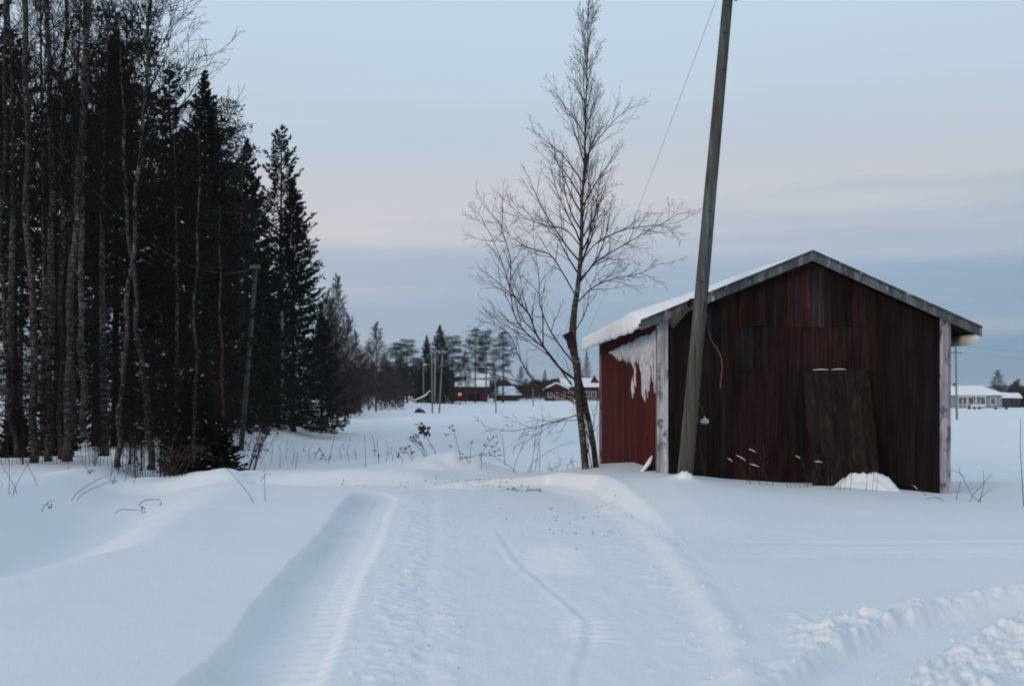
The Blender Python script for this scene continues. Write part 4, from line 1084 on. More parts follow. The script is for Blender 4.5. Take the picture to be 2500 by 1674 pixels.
for i, (px, Y, top, lab) in enumerate([(2462, 262, 958, 'low dark spruce right of the blue house'), (2480, 268, 955, 'low dark spruce before the right small snowy roof'), (2500, 264, 952, 'low dark spruce cut by the right picture edge')]):
    place(S1, px, Y, top, lab, 'spruce tree', 'spruces beyond the blue house', rz=i, wx=2.6)
# ------------------------------------------------------------------ wooded hills on the horizon
M['hill'] = leafmat('hill_forest', (.012, .022, .018), (.030, .044, .036))
def hills(name, x0, x1, Y, ztop, seed, depth=500, n=420):
    xs = np.linspace(x0, x1, n); rows = 14; Vv = []
    for r_ in range(rows):
        f = r_ / (rows - 1); yy = Y + f * depth; prof_ = math.sin(min(f * 2.2, 1) * math.pi / 2)
        top = ztop * (.75 + .5 * fbm(xs, xs * 0 + seed, .0016, 3, seed)) * prof_
        rough_ = (4.0 * fbm(xs, xs * 0 + yy, .05, 3, seed + 3) + 2.5 * fbm(xs, xs * 0 + yy, .2, 2, seed + 5)) * (.3 + .7 * prof_)
        Vv.append(np.stack([xs, xs * 0 + yy, np.where(f == 0, -9, top + rough_ - 2)], -1))
    Vv = np.array(Vv).reshape(-1, 3)
    i, j = np.meshgrid(np.arange(rows - 1), np.arange(n - 1), indexing='ij')
    Fq_ = np.stack([i*n+j, i*n+j+1, (i+1)*n+j+1, (i+1)*n+j], -1).reshape(-1, 4)
    o = np_mesh(name, Vv, Fq_, M['hill'], smooth=False); tag(o, kind='structure'); return o
hills('hills', -1800, 3200, 1900, 24, 3)
hills('hills', 120, 620, 1250, 13, 9, 250, 220)

# ------------------------------------------------------------------ low woods that read as one dark band behind the houses
def wood_band(name, segs, seed, mat, n=9000, hgt=1.0, size=.55):
    rng = np.random.default_rng(seed); S = []
    for (pa, pb, Y0, Y1, pyt) in segs:
        m = int(n * (pb - pa) / 100)
        px = rng.uniform(pa, pb, m); Yv = rng.uniform(Y0, Y1, m); X = (px - CX) / F * Yv; zg = height(X, Yv)
        tp_ = sst(0, 22, px - pa) * sst(0, 22, pb - px); top = EYE + (HY - (HY + 8 - (HY + 8 - pyt) * (.35 + .65 * tp_) + 22 * fbm(px, px*0, .03, 3, seed) + 10 * fbm(px, px*0+5, .13, 2, seed))) / F * Yv
        S.append(np.stack([X, Yv, zg + (top - zg) * rng.random(m) ** .8], -1))
    S = np.vstack(S); d = rng.normal(size=S.shape) * np.array([.6, .6, 1.0]); d[:, 2] = np.abs(d[:, 2]) + .2; d /= np.linalg.norm(d, axis=1, keepdims=True)
    V_, F_ = needles(S, d, size * rng.uniform(.5, 1.6, len(S)), size * .22 * rng.uniform(.5, 1.5, len(S)), rng)
    o = np_mesh(name, V_, F_, M[mat], smooth=False); tag(o, kind='stuff'); return o
M['brush_far'] = simple('far_brush', (.022, .020, .022), .9, .4, .6)
wood_band('distant_wood', [(1100, 1480, 262, 290, 938), (930, 1120, 225, 245, 900), (1480, 2300, 300, 330, 940)], 3, 'brush_far', 7000)
wood_band('distant_wood', [(810, 985, 140, 170, 905), (800, 880, 100, 120, 920)], 6, 'twig_far', 6000, size=.4)
wood_band('distant_wood', [(2438, 2560, 275, 300, 950)], 8, 'brush_far', 9000)

# ------------------------------------------------------------------ houses across the field
M['redwall'] = simple('red_house_paint', (.052, .011, .011), .8, .3, 2)
M['bluewall'] = simple('pale_blue_boards', (.20, .29, .37), .8, .12, 2)
M['whitetrim'] = simple('white_trim', (.55, .56, .58), .6, .08, 2)
M['glass'] = simple('dark_glass', (.02, .025, .03), .15, .2, 2)
M['greywall'] = simple('grey_shed_wall', (.045, .045, .05), .85, .3, 2)
M['yellow'] = simple('yellow_boards', (.30, .23, .12), .85, .3, 3)
ml, tl_, bl2 = mat_new('lit_window'); bl2.inputs['Emission Color'].default_value = (1.0, .42, .06, 1); bl2.inputs['Emission Strength'].default_value = .4; bl2.inputs['Base Color'].default_value = (.3, .15, .03, 1); M['lit'] = ml
def wall_box(e, w_, d, h, mat, x0=0.0, y0=0.0, z0=-.8, name='wall'):
    mb = MB(); mb.box((x0, y0, z0), (x0 + w_, y0 + d, h)); return mb.build(name, mat, e)
def gable(e, w_, d, h, rise, over=.45, x0=0.0, y0=0.0, axis='x', wallmat=None, snow=.28, hip=0.0):
    """roof deck, snow on it and the gable triangles; ridge along axis"""
    r_ = MB(); s_ = MB(); g_ = MB()
    for mb, lo, hi, ex in ((r_, 0, .08, 0), (s_, .085, .085 + snow, .08)):
        o = over + ex
        if axis == 'x':
            xa, xb, ya, yb, ym = x0 - o, x0 + w_ + o, y0 - o, y0 + d + o, y0 + d / 2
            P = [(xa, ya, h+lo), (xb, ya, h+lo), (xb - hip, ym, h+rise+lo), (xa + hip, ym, h+rise+lo), (xa, yb, h+lo), (xb, yb, h+lo)]
        else:
            xa, xb, ya, yb, xm = x0 - o, x0 + w_ + o, y0 - o, y0 + d + o, x0 + w_ / 2
            P = [(xa, ya, h+lo), (xa, yb, h+lo), (xm, yb - hip, h+rise+lo), (xm, ya + hip, h+rise+lo), (xb, ya, h+lo), (xb, yb, h+lo)]
        t_ = hi - lo; Q = [(p[0], p[1], p[2] + t_) for p in P]
        mb.add([Vector(p) for p in P + Q], [(0,1,2,3), (3,2,5,4), (6,9,8,7), (9,10,11,8), (0,6,7,1), (4,5,11,10), (1,7,8,2), (2,8,11,5), (0,3,9,6), (3,4,10,9)])
    rf = r_.build('roof', M['deck'], e); s_.build('roof_snow', M['snow_plain'], rf)
    if hip == 0 and wallmat:
        if axis == 'x': tri = [[(x, y0, h-.02), (x, y0 + d, h-.02), (x, y0 + d/2, h + rise)] for x in (x0 + .02, x0 + w_ - .02)]
        else: tri = [[(x0, y, h-.02), (x0 + w_, y, h-.02), (x0 + w_/2, y, h + rise)] for y in (y0 + .02, y0 + d - .02)]
        for t3 in tri: g_ = MB(); g_.add([Vector(p) for p in t3], [(0, 1, 2)]); g_.build('gable_wall', wallmat, e)
    return rf
def window(e, x, z, w_, h_, y=-.03, pane='glass', trim=.12):
    f_ = MB()
    for a in ((x - w_/2 - trim, z - h_/2 - trim, x + w_/2 + trim, z - h_/2), (x - w_/2 - trim, z + h_/2, x + w_/2 + trim, z + h_/2 + trim),
              (x - w_/2 - trim, z - h_/2, x - w_/2, z + h_/2), (x + w_/2, z - h_/2, x + w_/2 + trim, z + h_/2), (x - .03, z - h_/2, x + .03, z + h_/2)):
        f_.box((a[0], y - .05, a[1]), (a[2], y, a[3]))
    fr = f_.build('window', M['whitetrim'], e)
    p_ = MB(); p_.box((x - w_/2, y - .02, z - h_/2), (x + w_/2, y - .005, z + h_/2)); p_.build('pane', M[pane], fr)
def hx_(px, Y): return (px - CX) / F * Y
# red house behind the centre of the field
Y = 220; x0 = hx_(1116, Y); zb = EYE - 14.5 / F * Y
e = empty('house', (x0, Y, zb), 'dark red house with one lit orange window under snowy stepped roofs', 'house', 'houses beyond the field')
wall_box(e, 5.7, 6, 2.7, M['redwall']); gable(e, 5.7, 6, 2.7, 1.15, .4, wallmat=M['redwall'])
wall_box(e, 1.5, 4, 3.0, M['redwall'], x0=-1.55, y0=.3); 
wall_box(e, 2.8, 3.5, 4.35, M['redwall'], x0=2.9, y0=3.6, name='upper_wall'); gable(e, 2.8, 3.5, 4.35, .7, .35, x0=2.9, y0=3.6, wallmat=M['redwall'])
window(e, .55, 1.25, .55, .65, pane='lit', trim=.05); mb = MB(); mb.box((1.2, 2.6, 3.6), (1.7, 3.1, 4.7)); mb.build('chimney', M['greywall'], e)
mb = MB(); mb.box((2.2, -.06, -.5), (4.2, -.02, 1.65)); mb.build('garage_opening', M['dark'], e)  # near-black panel on the wall, painted as the shade inside the garage opening
mb = MB(); mb.box((2.1, -.10, 1.68), (4.4, -.03, 1.85)); mb.build('lintel', M['greywall'], e)
# grey shed with a snowy tent roof
Y = 228; e = empty('shed', (hx_(1205, Y), Y, EYE - 14 / F * Y), 'low grey shed with a snowy tent shaped roof right of the red house', 'shed')
wall_box(e, 5, 5, 1.1, M['greywall']); gable(e, 5, 5, 1.1, 1.6, .5, hip=1.6, snow=.2)
# red farm buildings behind the birch
Y = 232; e = empty('farmhouse', (hx_(1332, Y), Y, EYE - 9 / F * Y), 'small red farmhouse with white window frames behind the birch trunk', 'house', 'houses beyond the field')
wall_box(e, 4.4, 5, 1.8, M['redwall']); gable(e, 4.4, 5, 1.8, 1.3, .35, axis='y', wallmat=M['redwall'])
window(e, .9, .8, .7, .9); window(e, 2.2, .8, .7, .9); window(e, 3.6, .8, .6, .9)
Y = 240; e = empty('farmhouse', (hx_(1376, Y), Y, EYE - 10 / F * Y), 'long red farm building with wide snowy roof cut by the barn corner', 'house', 'houses beyond the field')
wall_box(e, 12, 7, 2.5, M['redwall']); gable(e, 12, 7, 2.5, 1.7, .5, wallmat=M['redwall'])
for k in (1.5, 4.8, 6.3, 8.0): window(e, k, 1.1, .9, 1.0)
mb = MB(); mb.box((2.6, 3.2, 3.8), (3.2, 3.8, 5.1)); mb.build('chimney', M['greywall'], e)
mb = MB(); vs = [(5.3, 1.0, 3.0), (7.9, 1.0, 3.0), (6.6, 1.0, 5.0), (5.3, 4, 3.0), (7.9, 4, 3.0), (6.6, 4, 5.0)]; mb.add([Vector(v) for v in vs], [(0,1,2), (5,4,3), (0,2,5,3), (1,4,5,2)]); mb.build('dormer', M['redwall'], e)
Y = 226; mb = MB()
for k in range(24): mb.box((k * .42, 0, -.2), (k * .42 + .38, .06, .55 + .05 * (k % 3)))
o = mb.build('yellow_fence', M['yellow'], None, label='low yellowish board fence in front of the red farm buildings', cat='fence'); o.location = (hx_(1356, Y), Y, EYE - 15 / F * Y)
# blue house right of the barn
Y = 233; e = empty('house', (hx_(2238, Y), Y, EYE - 30 / F * Y), 'pale blue single storey house with wide snowy roof right of the barn', 'house', 'houses beyond the field')
wall_box(e, 17.3, 8, 2.45, M['bluewall']); gable(e, 17.3, 8, 2.45, 1.75, .55, hip=3.2, snow=.25)
for px in (2312, 2343, 2357, 2371, 2400, 2424): window(e, hx_(px, Y) - hx_(2238, Y), 1.35, .75, 1.15, trim=.16)
mb = MB(); mb.box((9.0, 3.6, 3.9), (9.6, 4.2, 5.0)); mb.build('chimney', M['greywall'], e)
po = MB(); po.box((7.6, -1.6, 2.2), (13.5, -.02, 2.42)); 
po.build('porch_roof', M['whitetrim'], e)
for k in (7.8, 9.6, 11.4, 13.3):
    c = MB(); c.box((k, -1.5, -.6), (k + .14, -1.36, 2.19)); c.build('porch_post', M['whitetrim'], e)
rl = MB(); rl.box((10.4, -1.42, .1), (13.3, -1.38, .75)); rl.build('porch_rail', M['whitetrim'], e)
for (px, Y, lab) in ((2444, 250, 'small snow roofed shed right beside the blue house'), (2470, 256, 'small snow roofed shed farthest right beyond the blue house')):
    e = empty('shed', (hx_(px, Y), Y, EYE - 26 / F * Y), lab, 'shed'); wall_box(e, 1.9, 3, 1.7, M['greywall']); gable(e, 1.9, 3, 1.7, .9, .25)
# a row of half buried garden posts in front of the blue house
for i, px in enumerate((2366, 2379, 2391, 2431, 2457)):
    Y = 205; mb = MB(); mb.tube([Vector((0, 0, -.3)), Vector((0, 0, .25)), Vector((.03, 0, .42))], [.22, .25, .1], 6)
    x = hx_(px, Y); o = mb.build('shrub_stump', M['conbark'], None, label='small dark shrub poking from the snow before the blue house', cat='shrub', group='small shrubs before the blue house'); o.location = (x, Y, hz(x, Y))

# ------------------------------------------------------------------ poles and wires
M['farpole'] = simple('far_pole_wood', (.17, .17, .155), .85, .3, 1.5)
def far_pole(px0, py0, px1, py1, Y, w0, w1, label, arm=None, name='utility_pole', cat='utility pole', group='poles in the field', mat='farpole'):
    b_ = at(px0, py0, Y); t_ = at(px1, py1, Y); e = empty(name, b_, label, cat, group)
    mb = MB(); mb.tube([(b_ - b_) - (t_ - b_) * .08, (t_ - b_) * .5, t_ - b_], [w0 / F * Y / 2, (w0 + w1) / F * Y / 4, w1 / F * Y / 2], 10); mb.build('pole_shaft', M[mat], e, smooth=True)
    if arm:
        for (ax, bx_, ay, ins) in arm:
            mb = MB(); a_, c_ = at(ax, ay, Y) - b_, at(bx_, ay, Y) - b_; hw = .06
            mb.box((a_.x, -.16, a_.z - hw), (c_.x, -.06, a_.z + hw)); ar = mb.build('crossarm', M['farpole'], e)
            for q in ins:
                mb = MB(); c0_ = at(q, ay, Y) - b_; mb.tube([c0_ + Vector((0, -.11, .0)), c0_ + Vector((0, -.11, .18)), c0_ + Vector((0, -.11, .3))], [.03, .09, .04], 6); mb.build('insulator', M['porcelain'], ar)
    return e
far_pole(591, 1070, 625, 645, 43, 13, 10, 'leaning pole with a drooping cable at the forest edge', [(612, 636, 652, ())], mat='pole')
far_pole(689, 1030, 688, 760, 56, 8.5, 6.5, 'short upright pole in front of the dense spruces', None)
far_pole(1055.5, 1007, 1054, 862, 127, 4, 3.4, 'left pole of the pair standing in the field', None)
far_pole(1072.5, 1007, 1080.5, 864, 127, 4, 3.6, 'right pole of the pair standing in the field, slightly tilted', [(1070, 1087, 862, (1072, 1085))])
far_pole(1061, 981, 1063, 858, 180, 5, 4.4, 'tall pole with a crossarm between and behind the field pair', [(1051, 1081, 858, (1053, 1066, 1080))])
far_pole(1211, 1008, 1209, 925, 127, 3.4, 2.6, 'lone thin pole in the field right of the red house')
far_pole(1302, 993, 1301, 946, 165, 3, 2.4, 'short thin pole in the field left of the birch trunk')
far_pole(2336, 1026, 2333, 835, 103, 5.2, 4.2, 'pole with a small crossarm in front of the blue house', [(2318, 2347, 861, (2320, 2344))])
# street lamp
Y = 175; b_ = at(1034, 977, Y); e = empty('street_lamp', b_, 'unlit street lamp with a pale head left of the field poles', 'street lamp')
mb = MB(); mb.tube([Vector((0, 0, -.3)), at(1033.5, 893, Y) - b_], .09, 6); mb.build('lamp_post', M['farpole'], e)
mb = MB(); q = at(1037, 890, Y) - b_; mb.tube([q + Vector((-.3, 0, -.02)), q + Vector((-.1, 0, .04)), q + Vector((.25, 0, .02))], [.06, .16, .09], 8); mb.build('lamp_head', M['whitetrim'], e)
mb = MB(); mb.tube([q + Vector((.2, 0, 0)), at(1049, 890, Y) - b_], .04, 5); mb.build('lamp_arm', M['farpole'], e)
def wire(a, b, sag, r, label, n=40, name='overhead_wire', group=None):
    pts = [a.lerp(b, i/n) - Vector((0, 0, sag * 4 * (i/n) * (1 - i/n))) for i in range(n + 1)]
    o0 = a.copy(); mb = MB(); mb.tube([p - o0 for p in pts], r, 5)
    o = mb.build(name, M['wire'], None, label=label, cat='wire', group=group); o.location = o0; return o
wa = Vector((3.22, 16.9, 8.0)); wire(wa, at(1302, 930, 165) + Vector((0, 0, .4)), 4.4, .0035, 'thin wire sagging down to the left from the top of the leaning pole')
wire(at(624, 652, 43), at(-40, 130, 22), 1.6, .008, 'thick cable drooping from the leaning pole into the forest edge')
for k, py in enumerate((842, 860)):
    wire(at(2333 + (11 if k else 0), py, 103), at(2900, py + 5, 103), .6, .006, ('upper' if k == 0 else 'lower') + ' wire running right from the pole by the blue house')
wire(at(1053, 872, 127), at(860, 880, 105), .5, .012, 'faint wire running left from the field poles to the trees')

# ------------------------------------------------------------------ small things across the snow
M['green'] = simple('green_cabinet_paint', (.035, .085, .035), .6, .15, 3)
Y = 74; b_ = at(735, 1041, Y); e = empty('cable_cabinet', (b_.x, Y, b_.z - .05), 'small green metal cabinet between two snow humps by the forest', 'cabinet')
mb = MB(); mb.box((-.19, -.12, 0), (.19, .14, .56)); mb.build('cabinet_body', M['green'], e)
mb = MB(); mb.box((-.22, -.15, .562), (.22, .17, .62)); mb.build('cabinet_lid', M['green'], e)
heap('snow_heap', (hx_(722, 73.5) - .1, 73.8, b_.z - .25), .9, .9, .9, 31, 'snow hump left of the green cabinet')
heap('snow_heap', (hx_(768, 73.5), 74.2, b_.z - .25), 1.3, 1.0, .75, 35, 'snow hump right of the green cabinet')
M['soil'] = simple('brown_soil', (.045, .036, .028), .95, .5, 3)
Y = 130; b_ = at(1025, 1006, Y); heap('soil_heap', (b_.x, Y, b_.z), .8, .6, .5, 41, 'small brown heap sticking out of the far field', M['soil'], 'heap')
Y = 172; e = empty('fallen_tree', at(1018, 977, Y), 'fallen snow covered trunk below the dark pines', 'fallen tree'); b_ = e.location.copy()
pts = [at(x, y, Y) - b_ for x, y in ((1016, 978), (1030, 973), (1041, 967), (1050, 957))]
mb = MB(); mb.tube(pts, [.15, .2, .22, .25], 7); mb.build('trunk', M['conbark'], e)
mb = MB(); mb.tube([p + Vector((0, -.05, .2)) for p in pts], [.1, .16, .17, .12], 7); mb.build('snow_cap', M['snow_plain'], e)

M['stalk'] = simple('dry_stalk', (.050, .036, .032), .9, .4, 8)
M['seed'] = simple('seed_head', (.040, .026, .022), .95, .4, 12)
def weed(name, cat, Y, stems, label, heads=(), r=.0032, twigs=0, seed=0, hr=.016, group='dry stalks in the snow', snow=()):
    x0, y0 = stems[0][0]; b_ = at(x0, y0, Y); e = empty(name, b_, label, cat, group); rng = random.Random(seed + int(x0))
    mb = MB()
    for st_ in stems:
        pts = [at(x, y, Y + rng.uniform(-.05, .05)) - b_ for x, y in st_]; pts.insert(0, pts[0] + (pts[0] - pts[1]).normalized() * .08 + Vector((0, 0, -.05)))
        P_, R_ = catmull(pts, [r * (1.3 - .7 * i / len(pts)) for i in range(len(pts))], 4); mb.tube(P_, R_, 4)
        for k in range(twigs):
            q, d = along(P_, .25 + .7 * rng.random()); ax = rot_about(d.orthogonal().normalized(), d, rng.random() * 6.28)
            grow(mb, q, rot_about(d, ax, .6), rng.uniform(.05, .16) * Y / 18, r * .55, rng, 1, .02, None, (0, 2), .6, (4, 3, 3, 3), .15, r * .4)
    mb.build('stem', M['stalk'], e)
    if heads:
        mb = MB()
        for (hx1, hy1) in heads:
            c = at(hx1, hy1, Y) - b_
            for k in range(6):
                o = Vector((rng.gauss(0, hr), rng.gauss(0, hr), rng.gauss(0, hr * .8))); s = hr * rng.uniform(.35, .75)
                mb.tube([c + o - Vector((0, 0, s)), c + o, c + o + Vector((0, 0, s))], [s * .4, s, s * .3], 5)
        mb.build('seed_head', M['seed'], e)
    if snow:
        mb = MB()
        for (sx, sy, ex, ey) in snow:
            a, c = at(sx, sy, Y) - b_, at(ex, ey, Y) - b_; mb.tube([a, a.lerp(c, .5) + Vector((0, 0, .006)), c], [.002, .006, .002], 6)
        mb.build('snow_tuft', M['snow_plain'], e)
    return e
W_ = weed
W_('dry_weed', 'dry weed', 15.6, [[(37, 1190), (55, 1155), (73, 1124)], [(22, 1184), (23, 1140), (21, 1100)], [(34, 1184), (14, 1150), (-6, 1110)]], 'crossing dry stalks near the left picture edge', twigs=2)
W_('dry_weed', 'dry weed', 17.5, [[(84, 1166), (70, 1140), (60, 1118)], [(12, 1210), (8, 1188), (2, 1172)]], 'two short dry stalks right of the crossing ones', twigs=1)
W_('dry_weed', 'dry weed', 14.4, [[(188, 1203), (231, 1174), (269, 1157), (284, 1141)], [(202, 1205), (238, 1187), (277, 1172)]], 'pair of arched stalks with dark seed heads over the left hollow', heads=[(286, 1141), (290, 1152), (289, 1146), (281, 1170), (278, 1177)], hr=.013)
W_('dry_weed', 'dry weed', 13.6, [[(110, 1232), (122, 1224), (134, 1219)]], 'tiny lone sprig lying in the left hollow', heads=[(125, 1232), (119, 1239), (112, 1231)], hr=.011)
W_('dry_weed', 'dry weed', 13.2, [[(296, 1243), (320, 1244), (350, 1244)], [(354, 1221), (380, 1219), (392, 1221), (394, 1228)]], 'two stalks lying flat in the snow of the left hollow', heads=[(350, 1240), (350, 1249), (344, 1236), (393, 1229)], hr=.011)
W_('dry_weed', 'dry weed', 16.1, [[(613, 1214), (595, 1190), (576, 1167), (559, 1149), (543, 1134)]], 'long bare diagonal stalk at the left snow bank edge', twigs=1)
W_('dry_weed', 'dry weed', 16.3, [[(647, 1208), (646, 1175), (646, 1142)], [(647, 1160), (655, 1155), (663, 1156)]], 'short upright stalk right of the diagonal one')
for k_, (ss, hd, lab) in enumerate([([(218, 1150), (200, 1130), (188, 1108)], [(222, 1148), (215, 1152), (228, 1150)], 'bent stalk with a flat seed head below the aspen'),
  ([(270, 1166), (274, 1145), (275, 1128)], [], 'upright stalk below the leaning birch foot'), ([(310, 1156), (318, 1140), (325, 1122)], [], 'first slanting stalk right of the leaning birch foot'),
  ([(332, 1165), (345, 1147), (352, 1138)], [], 'second slanting stalk, just left of the bent birch foot'), ([(166, 1155), (166, 1130), (165, 1120)], [], 'upright stalk below the white birch foot')]):
    W_('dry_weed', 'dry weed', 20.5, [ss], lab, heads=hd, r=.004, twigs=1, seed=k_)
rs = random.Random(4)
st_ = []
for k in range(16):
    x = 385 + k * 4.5; st_.append([(x, 1150 + rs.uniform(0, 12)), (x + rs.uniform(8, 20), 1128), (x + rs.uniform(18, 60), 1100 + rs.uniform(-20, 15)), (x + rs.uniform(30, 90), 1118 + rs.uniform(-30, 10))])
W_('leaning_brush', 'brush', 21.6, st_, 'spray of bent brown twigs spilling onto the snow beside the small spruce', r=.005, twigs=3)
st_ = []
for k in range(20):
    x = 200 + k * 9; st_.append([(x, 1118 + rs.uniform(-4, 10)), (x + rs.uniform(-6, 6), 1085), (x + rs.uniform(-14, 14), 1045 + rs.uniform(-15, 15)), (x + rs.uniform(-22, 22), 1010 + rs.uniform(-20, 20))])
W_('leaning_brush', 'brush', 23.6, [[(x, 1120 + rs.uniform(-2, 14)), (x + rs.uniform(-8, 8), 1080), (x + rs.uniform(-16, 16), 1040 + rs.uniform(-30, 25))] for x in range(4, 170, 9)], 'thin dark shoots between the leftmost trunks', r=.0045, twigs=5)
W_('leaning_brush', 'brush', 22.4, [[(x, 1150 + rs.uniform(-4, 8)), (x + rs.uniform(-10, 10), 1105), (x + rs.uniform(-24, 24), 1050 + rs.uniform(-40, 30))] for x in range(300, 432, 6)], 'dense brown shoots round the bent birch foot', r=.005, twigs=6)
W_('leaning_brush', 'brush', 30.0, [[(x, 1100 + rs.uniform(-20, 14)), (x + rs.uniform(-8, 12), 1075), (x + rs.uniform(-10, 24), 1045 + rs.uniform(-30, 15))] for x in range(560, 640, 7)], 'thin shoots behind the dense leaning weed clump', r=.005, twigs=5)
for x in (663, 684, 699, 741, 756, 832, 851, 868, 944, 958):
    W_('dry_weed', 'dry weed', 27.5, [[(x, 1110 + rs.uniform(-20, 20)), (x + rs.uniform(-3, 5), 1098), (x + rs.uniform(-6, 8), 1082 + rs.uniform(-14, 8))]], 'single thin stalk in the snow between forest and mound', r=.004, twigs=2, group='thin stalks between forest and mound')
W_('leaning_brush', 'brush', 24.0, st_, 'thin brown twigs standing in snow right of the white birch', r=.005, twigs=6)
st_ = []
for k in range(12):
    o = rs.uniform(-9, 9); st_.append([(617 + o, 1138), (632 + o + rs.uniform(-4, 4), 1090), (648 + o + rs.uniform(-6, 6), 1052), (656 + o + rs.uniform(-10, 14), 1040 + rs.uniform(-8, 8))])
W_('leaning_weeds', 'weeds', 25.2, st_, 'dense dark weed clump leaning right beyond the snow bank', r=.005, twigs=7, heads=[(x, y) for x, y in ((640, 1070), (633, 1085), (648, 1060), (627, 1100), (622, 1115))], hr=.03)
W_('leaning_weeds', 'weeds', 25.6, [[(640, 1124), (655, 1096), (668, 1072), (676, 1060)], [(605, 1105), (612, 1084), (619, 1068)]], 'thin stalks with a round tip right of the dense leaning clump', r=.004, twigs=5, heads=[(676, 1057), (652, 1098), (607, 1098)], hr=.022)
for i, (ss, hd, lab) in enumerate([
  ([[(722, 1142), (724, 1120), (727, 1102)], [(716, 1120), (718, 1108), (717, 1092)]], [], 'pair of thin stalks left of the snow bank middle'),
  ([[(772, 1108), (778, 1100), (781, 1098)], [(792, 1113), (785, 1102), (780, 1096)]], [(768, 1107), (780, 1097), (790, 1110), (784, 1119)], 'low dark sprigs flat on the middle snow'),
  ([[(804, 1118), (810, 1095), (815, 1070), (818, 1048)]], [(805, 1116)], 'single tall leaning stem in the middle snow'),
  ([[(924, 1118), (923, 1100), (920, 1070)], [(893, 1132), (892, 1100), (890, 1060)], [(914, 1100), (912, 1078), (908, 1060)]], [(924, 1114), (915, 1100)], 'three upright thin stems left of the snow mound')]):
    W_('dry_weed', 'dry weed', 25.5, ss, lab, heads=hd, r=.0045, hr=.02, twigs=1, seed=i)
W_('dry_weed', 'dry weed', 25.4, [[(1000, 1112), (990, 1100), (978, 1094)], [(1006, 1108), (1004, 1100), (996, 1090)], [(980, 1118), (975, 1112), (972, 1104)]], 'low weed with dark umbels on the left slope of the snow mound', heads=[(988, 1094), (996, 1088), (978, 1095), (974, 1108), (985, 1103), (972, 1115), (1008, 1104)], hr=.026, r=.0045, twigs=3)
W_('dry_weed', 'dry weed', 25.6, [[(1038, 1100), (1024, 1082), (1006, 1066)], [(1030, 1102), (1018, 1088), (1002, 1072)], [(1034, 1100), (1026, 1078), (1020, 1064)]], 'weed with dark umbels just above the low one on the mound', heads=[(1003, 1068), (1008, 1064), (1019, 1065), (1012, 1074), (1024, 1082)], hr=.03, r=.005, twigs=4)
W_('conifer_sprig', 'conifer sprig', 27.0, [[(1060, 1097), (1048, 1078), (1036, 1056), (1022, 1036)]], 'small dark evergreen sprig rising left above the mound', heads=[(1022, 1045), (1028, 1050), (1036, 1056), (1033, 1045), (1020, 1036), (1038, 1048), (1040, 1060), (1030, 1056)], hr=.05, r=.006, twigs=4)
W_('dry_weed', 'dry weed', 25.5, [[(1121, 1100), (1114, 1075), (1108, 1052), (1100, 1042)], [(1140, 1120), (1128, 1106), (1118, 1100)]], 'tall hooked weed on top of the snow mound', heads=[(1104, 1038), (1098, 1043), (1108, 1050), (1090, 1060), (1102, 1088)], hr=.022, r=.0045, twigs=3)
W_('dry_weed', 'dry weed', 25.2, [[(1175, 1132), (1176, 1108), (1188, 1088), (1204, 1066)], [(1178, 1112), (1196, 1100), (1214, 1082)], [(1176, 1110), (1200, 1112), (1218, 1108)], [(1130, 1118), (1150, 1114), (1176, 1108)], [(1148, 1116), (1150, 1095), (1151, 1080)]], 'branching weed with many dark heads on the right of the mound', heads=[(1205, 1065), (1192, 1072), (1186, 1086), (1200, 1088), (1214, 1080), (1218, 1098), (1206, 1103), (1219, 1110), (1196, 1108), (1174, 1108), (1151, 1078), (1140, 1118), (1124, 1118)], hr=.022, r=.0045, twigs=3)
W_('bare_twig', 'twig', 23.5, [[(1256, 1148), (1238, 1134), (1222, 1124), (1206, 1112)], [(1254, 1146), (1262, 1120), (1274, 1092), (1290, 1052)], [(1232, 1120), (1229, 1090), (1226, 1060)]], 'bare twigs crossing between mound and birch', r=.0045, twigs=2)
W_('bare_twig', 'twig', 22.5, [[(1296, 1150), (1302, 1110), (1308, 1060), (1312, 1020)], [(1306, 1150), (1314, 1100), (1322, 1050), (1326, 1010)], [(1318, 1150), (1318, 1110), (1315, 1080)], [(1290, 1150), (1300, 1130), (1330, 1108), (1362, 1090), (1404, 1078)]], 'tall thin grass stems left of the birch foot', r=.004, twigs=2)
W_('bare_twig', 'twig', 21.5, [[(1358, 1150), (1366, 1132), (1370, 1118)], [(1350, 1150), (1344, 1138), (1338, 1132)], [(1380, 1150), (1388, 1134), (1396, 1122)], [(1340, 1152), (1352, 1140), (1362, 1128)], [(1405, 1150), (1398, 1138), (1392, 1120)]], 'low tangle of dry weeds at the birch foot', heads=[(1340, 1144), (1358, 1140), (1396, 1126), (1384, 1136)], hr=.014, r=.003, twigs=4)
FB = 17.25
W_('snowy_weed', 'dry weed', FB, [[(1872, 1186), (1866, 1148), (1864, 1124), (1847, 1098), (1839, 1080)], [(1864, 1124), (1866, 1108), (1862, 1080)], [(1864, 1150), (1850, 1136), (1832, 1126)]], 'weed with snow caught on its twigs left of the leaning panel', heads=[], snow=[(1828, 1095, 1846, 1104), (1830, 1132, 1853, 1139)], r=.003, twigs=2)
W_('snowy_weed', 'dry weed', FB, [[(1845, 1197), (1826, 1174), (1808, 1146), (1792, 1124)], [(1836, 1194), (1824, 1160), (1800, 1128)], [(1860, 1196), (1846, 1165), (1838, 1140)]], 'weed with snow caught on its twigs, nearest to the leaning pole', heads=[], snow=[(1797, 1110, 1821, 1124), (1776, 1118, 1788, 1126)], r=.003, twigs=3)
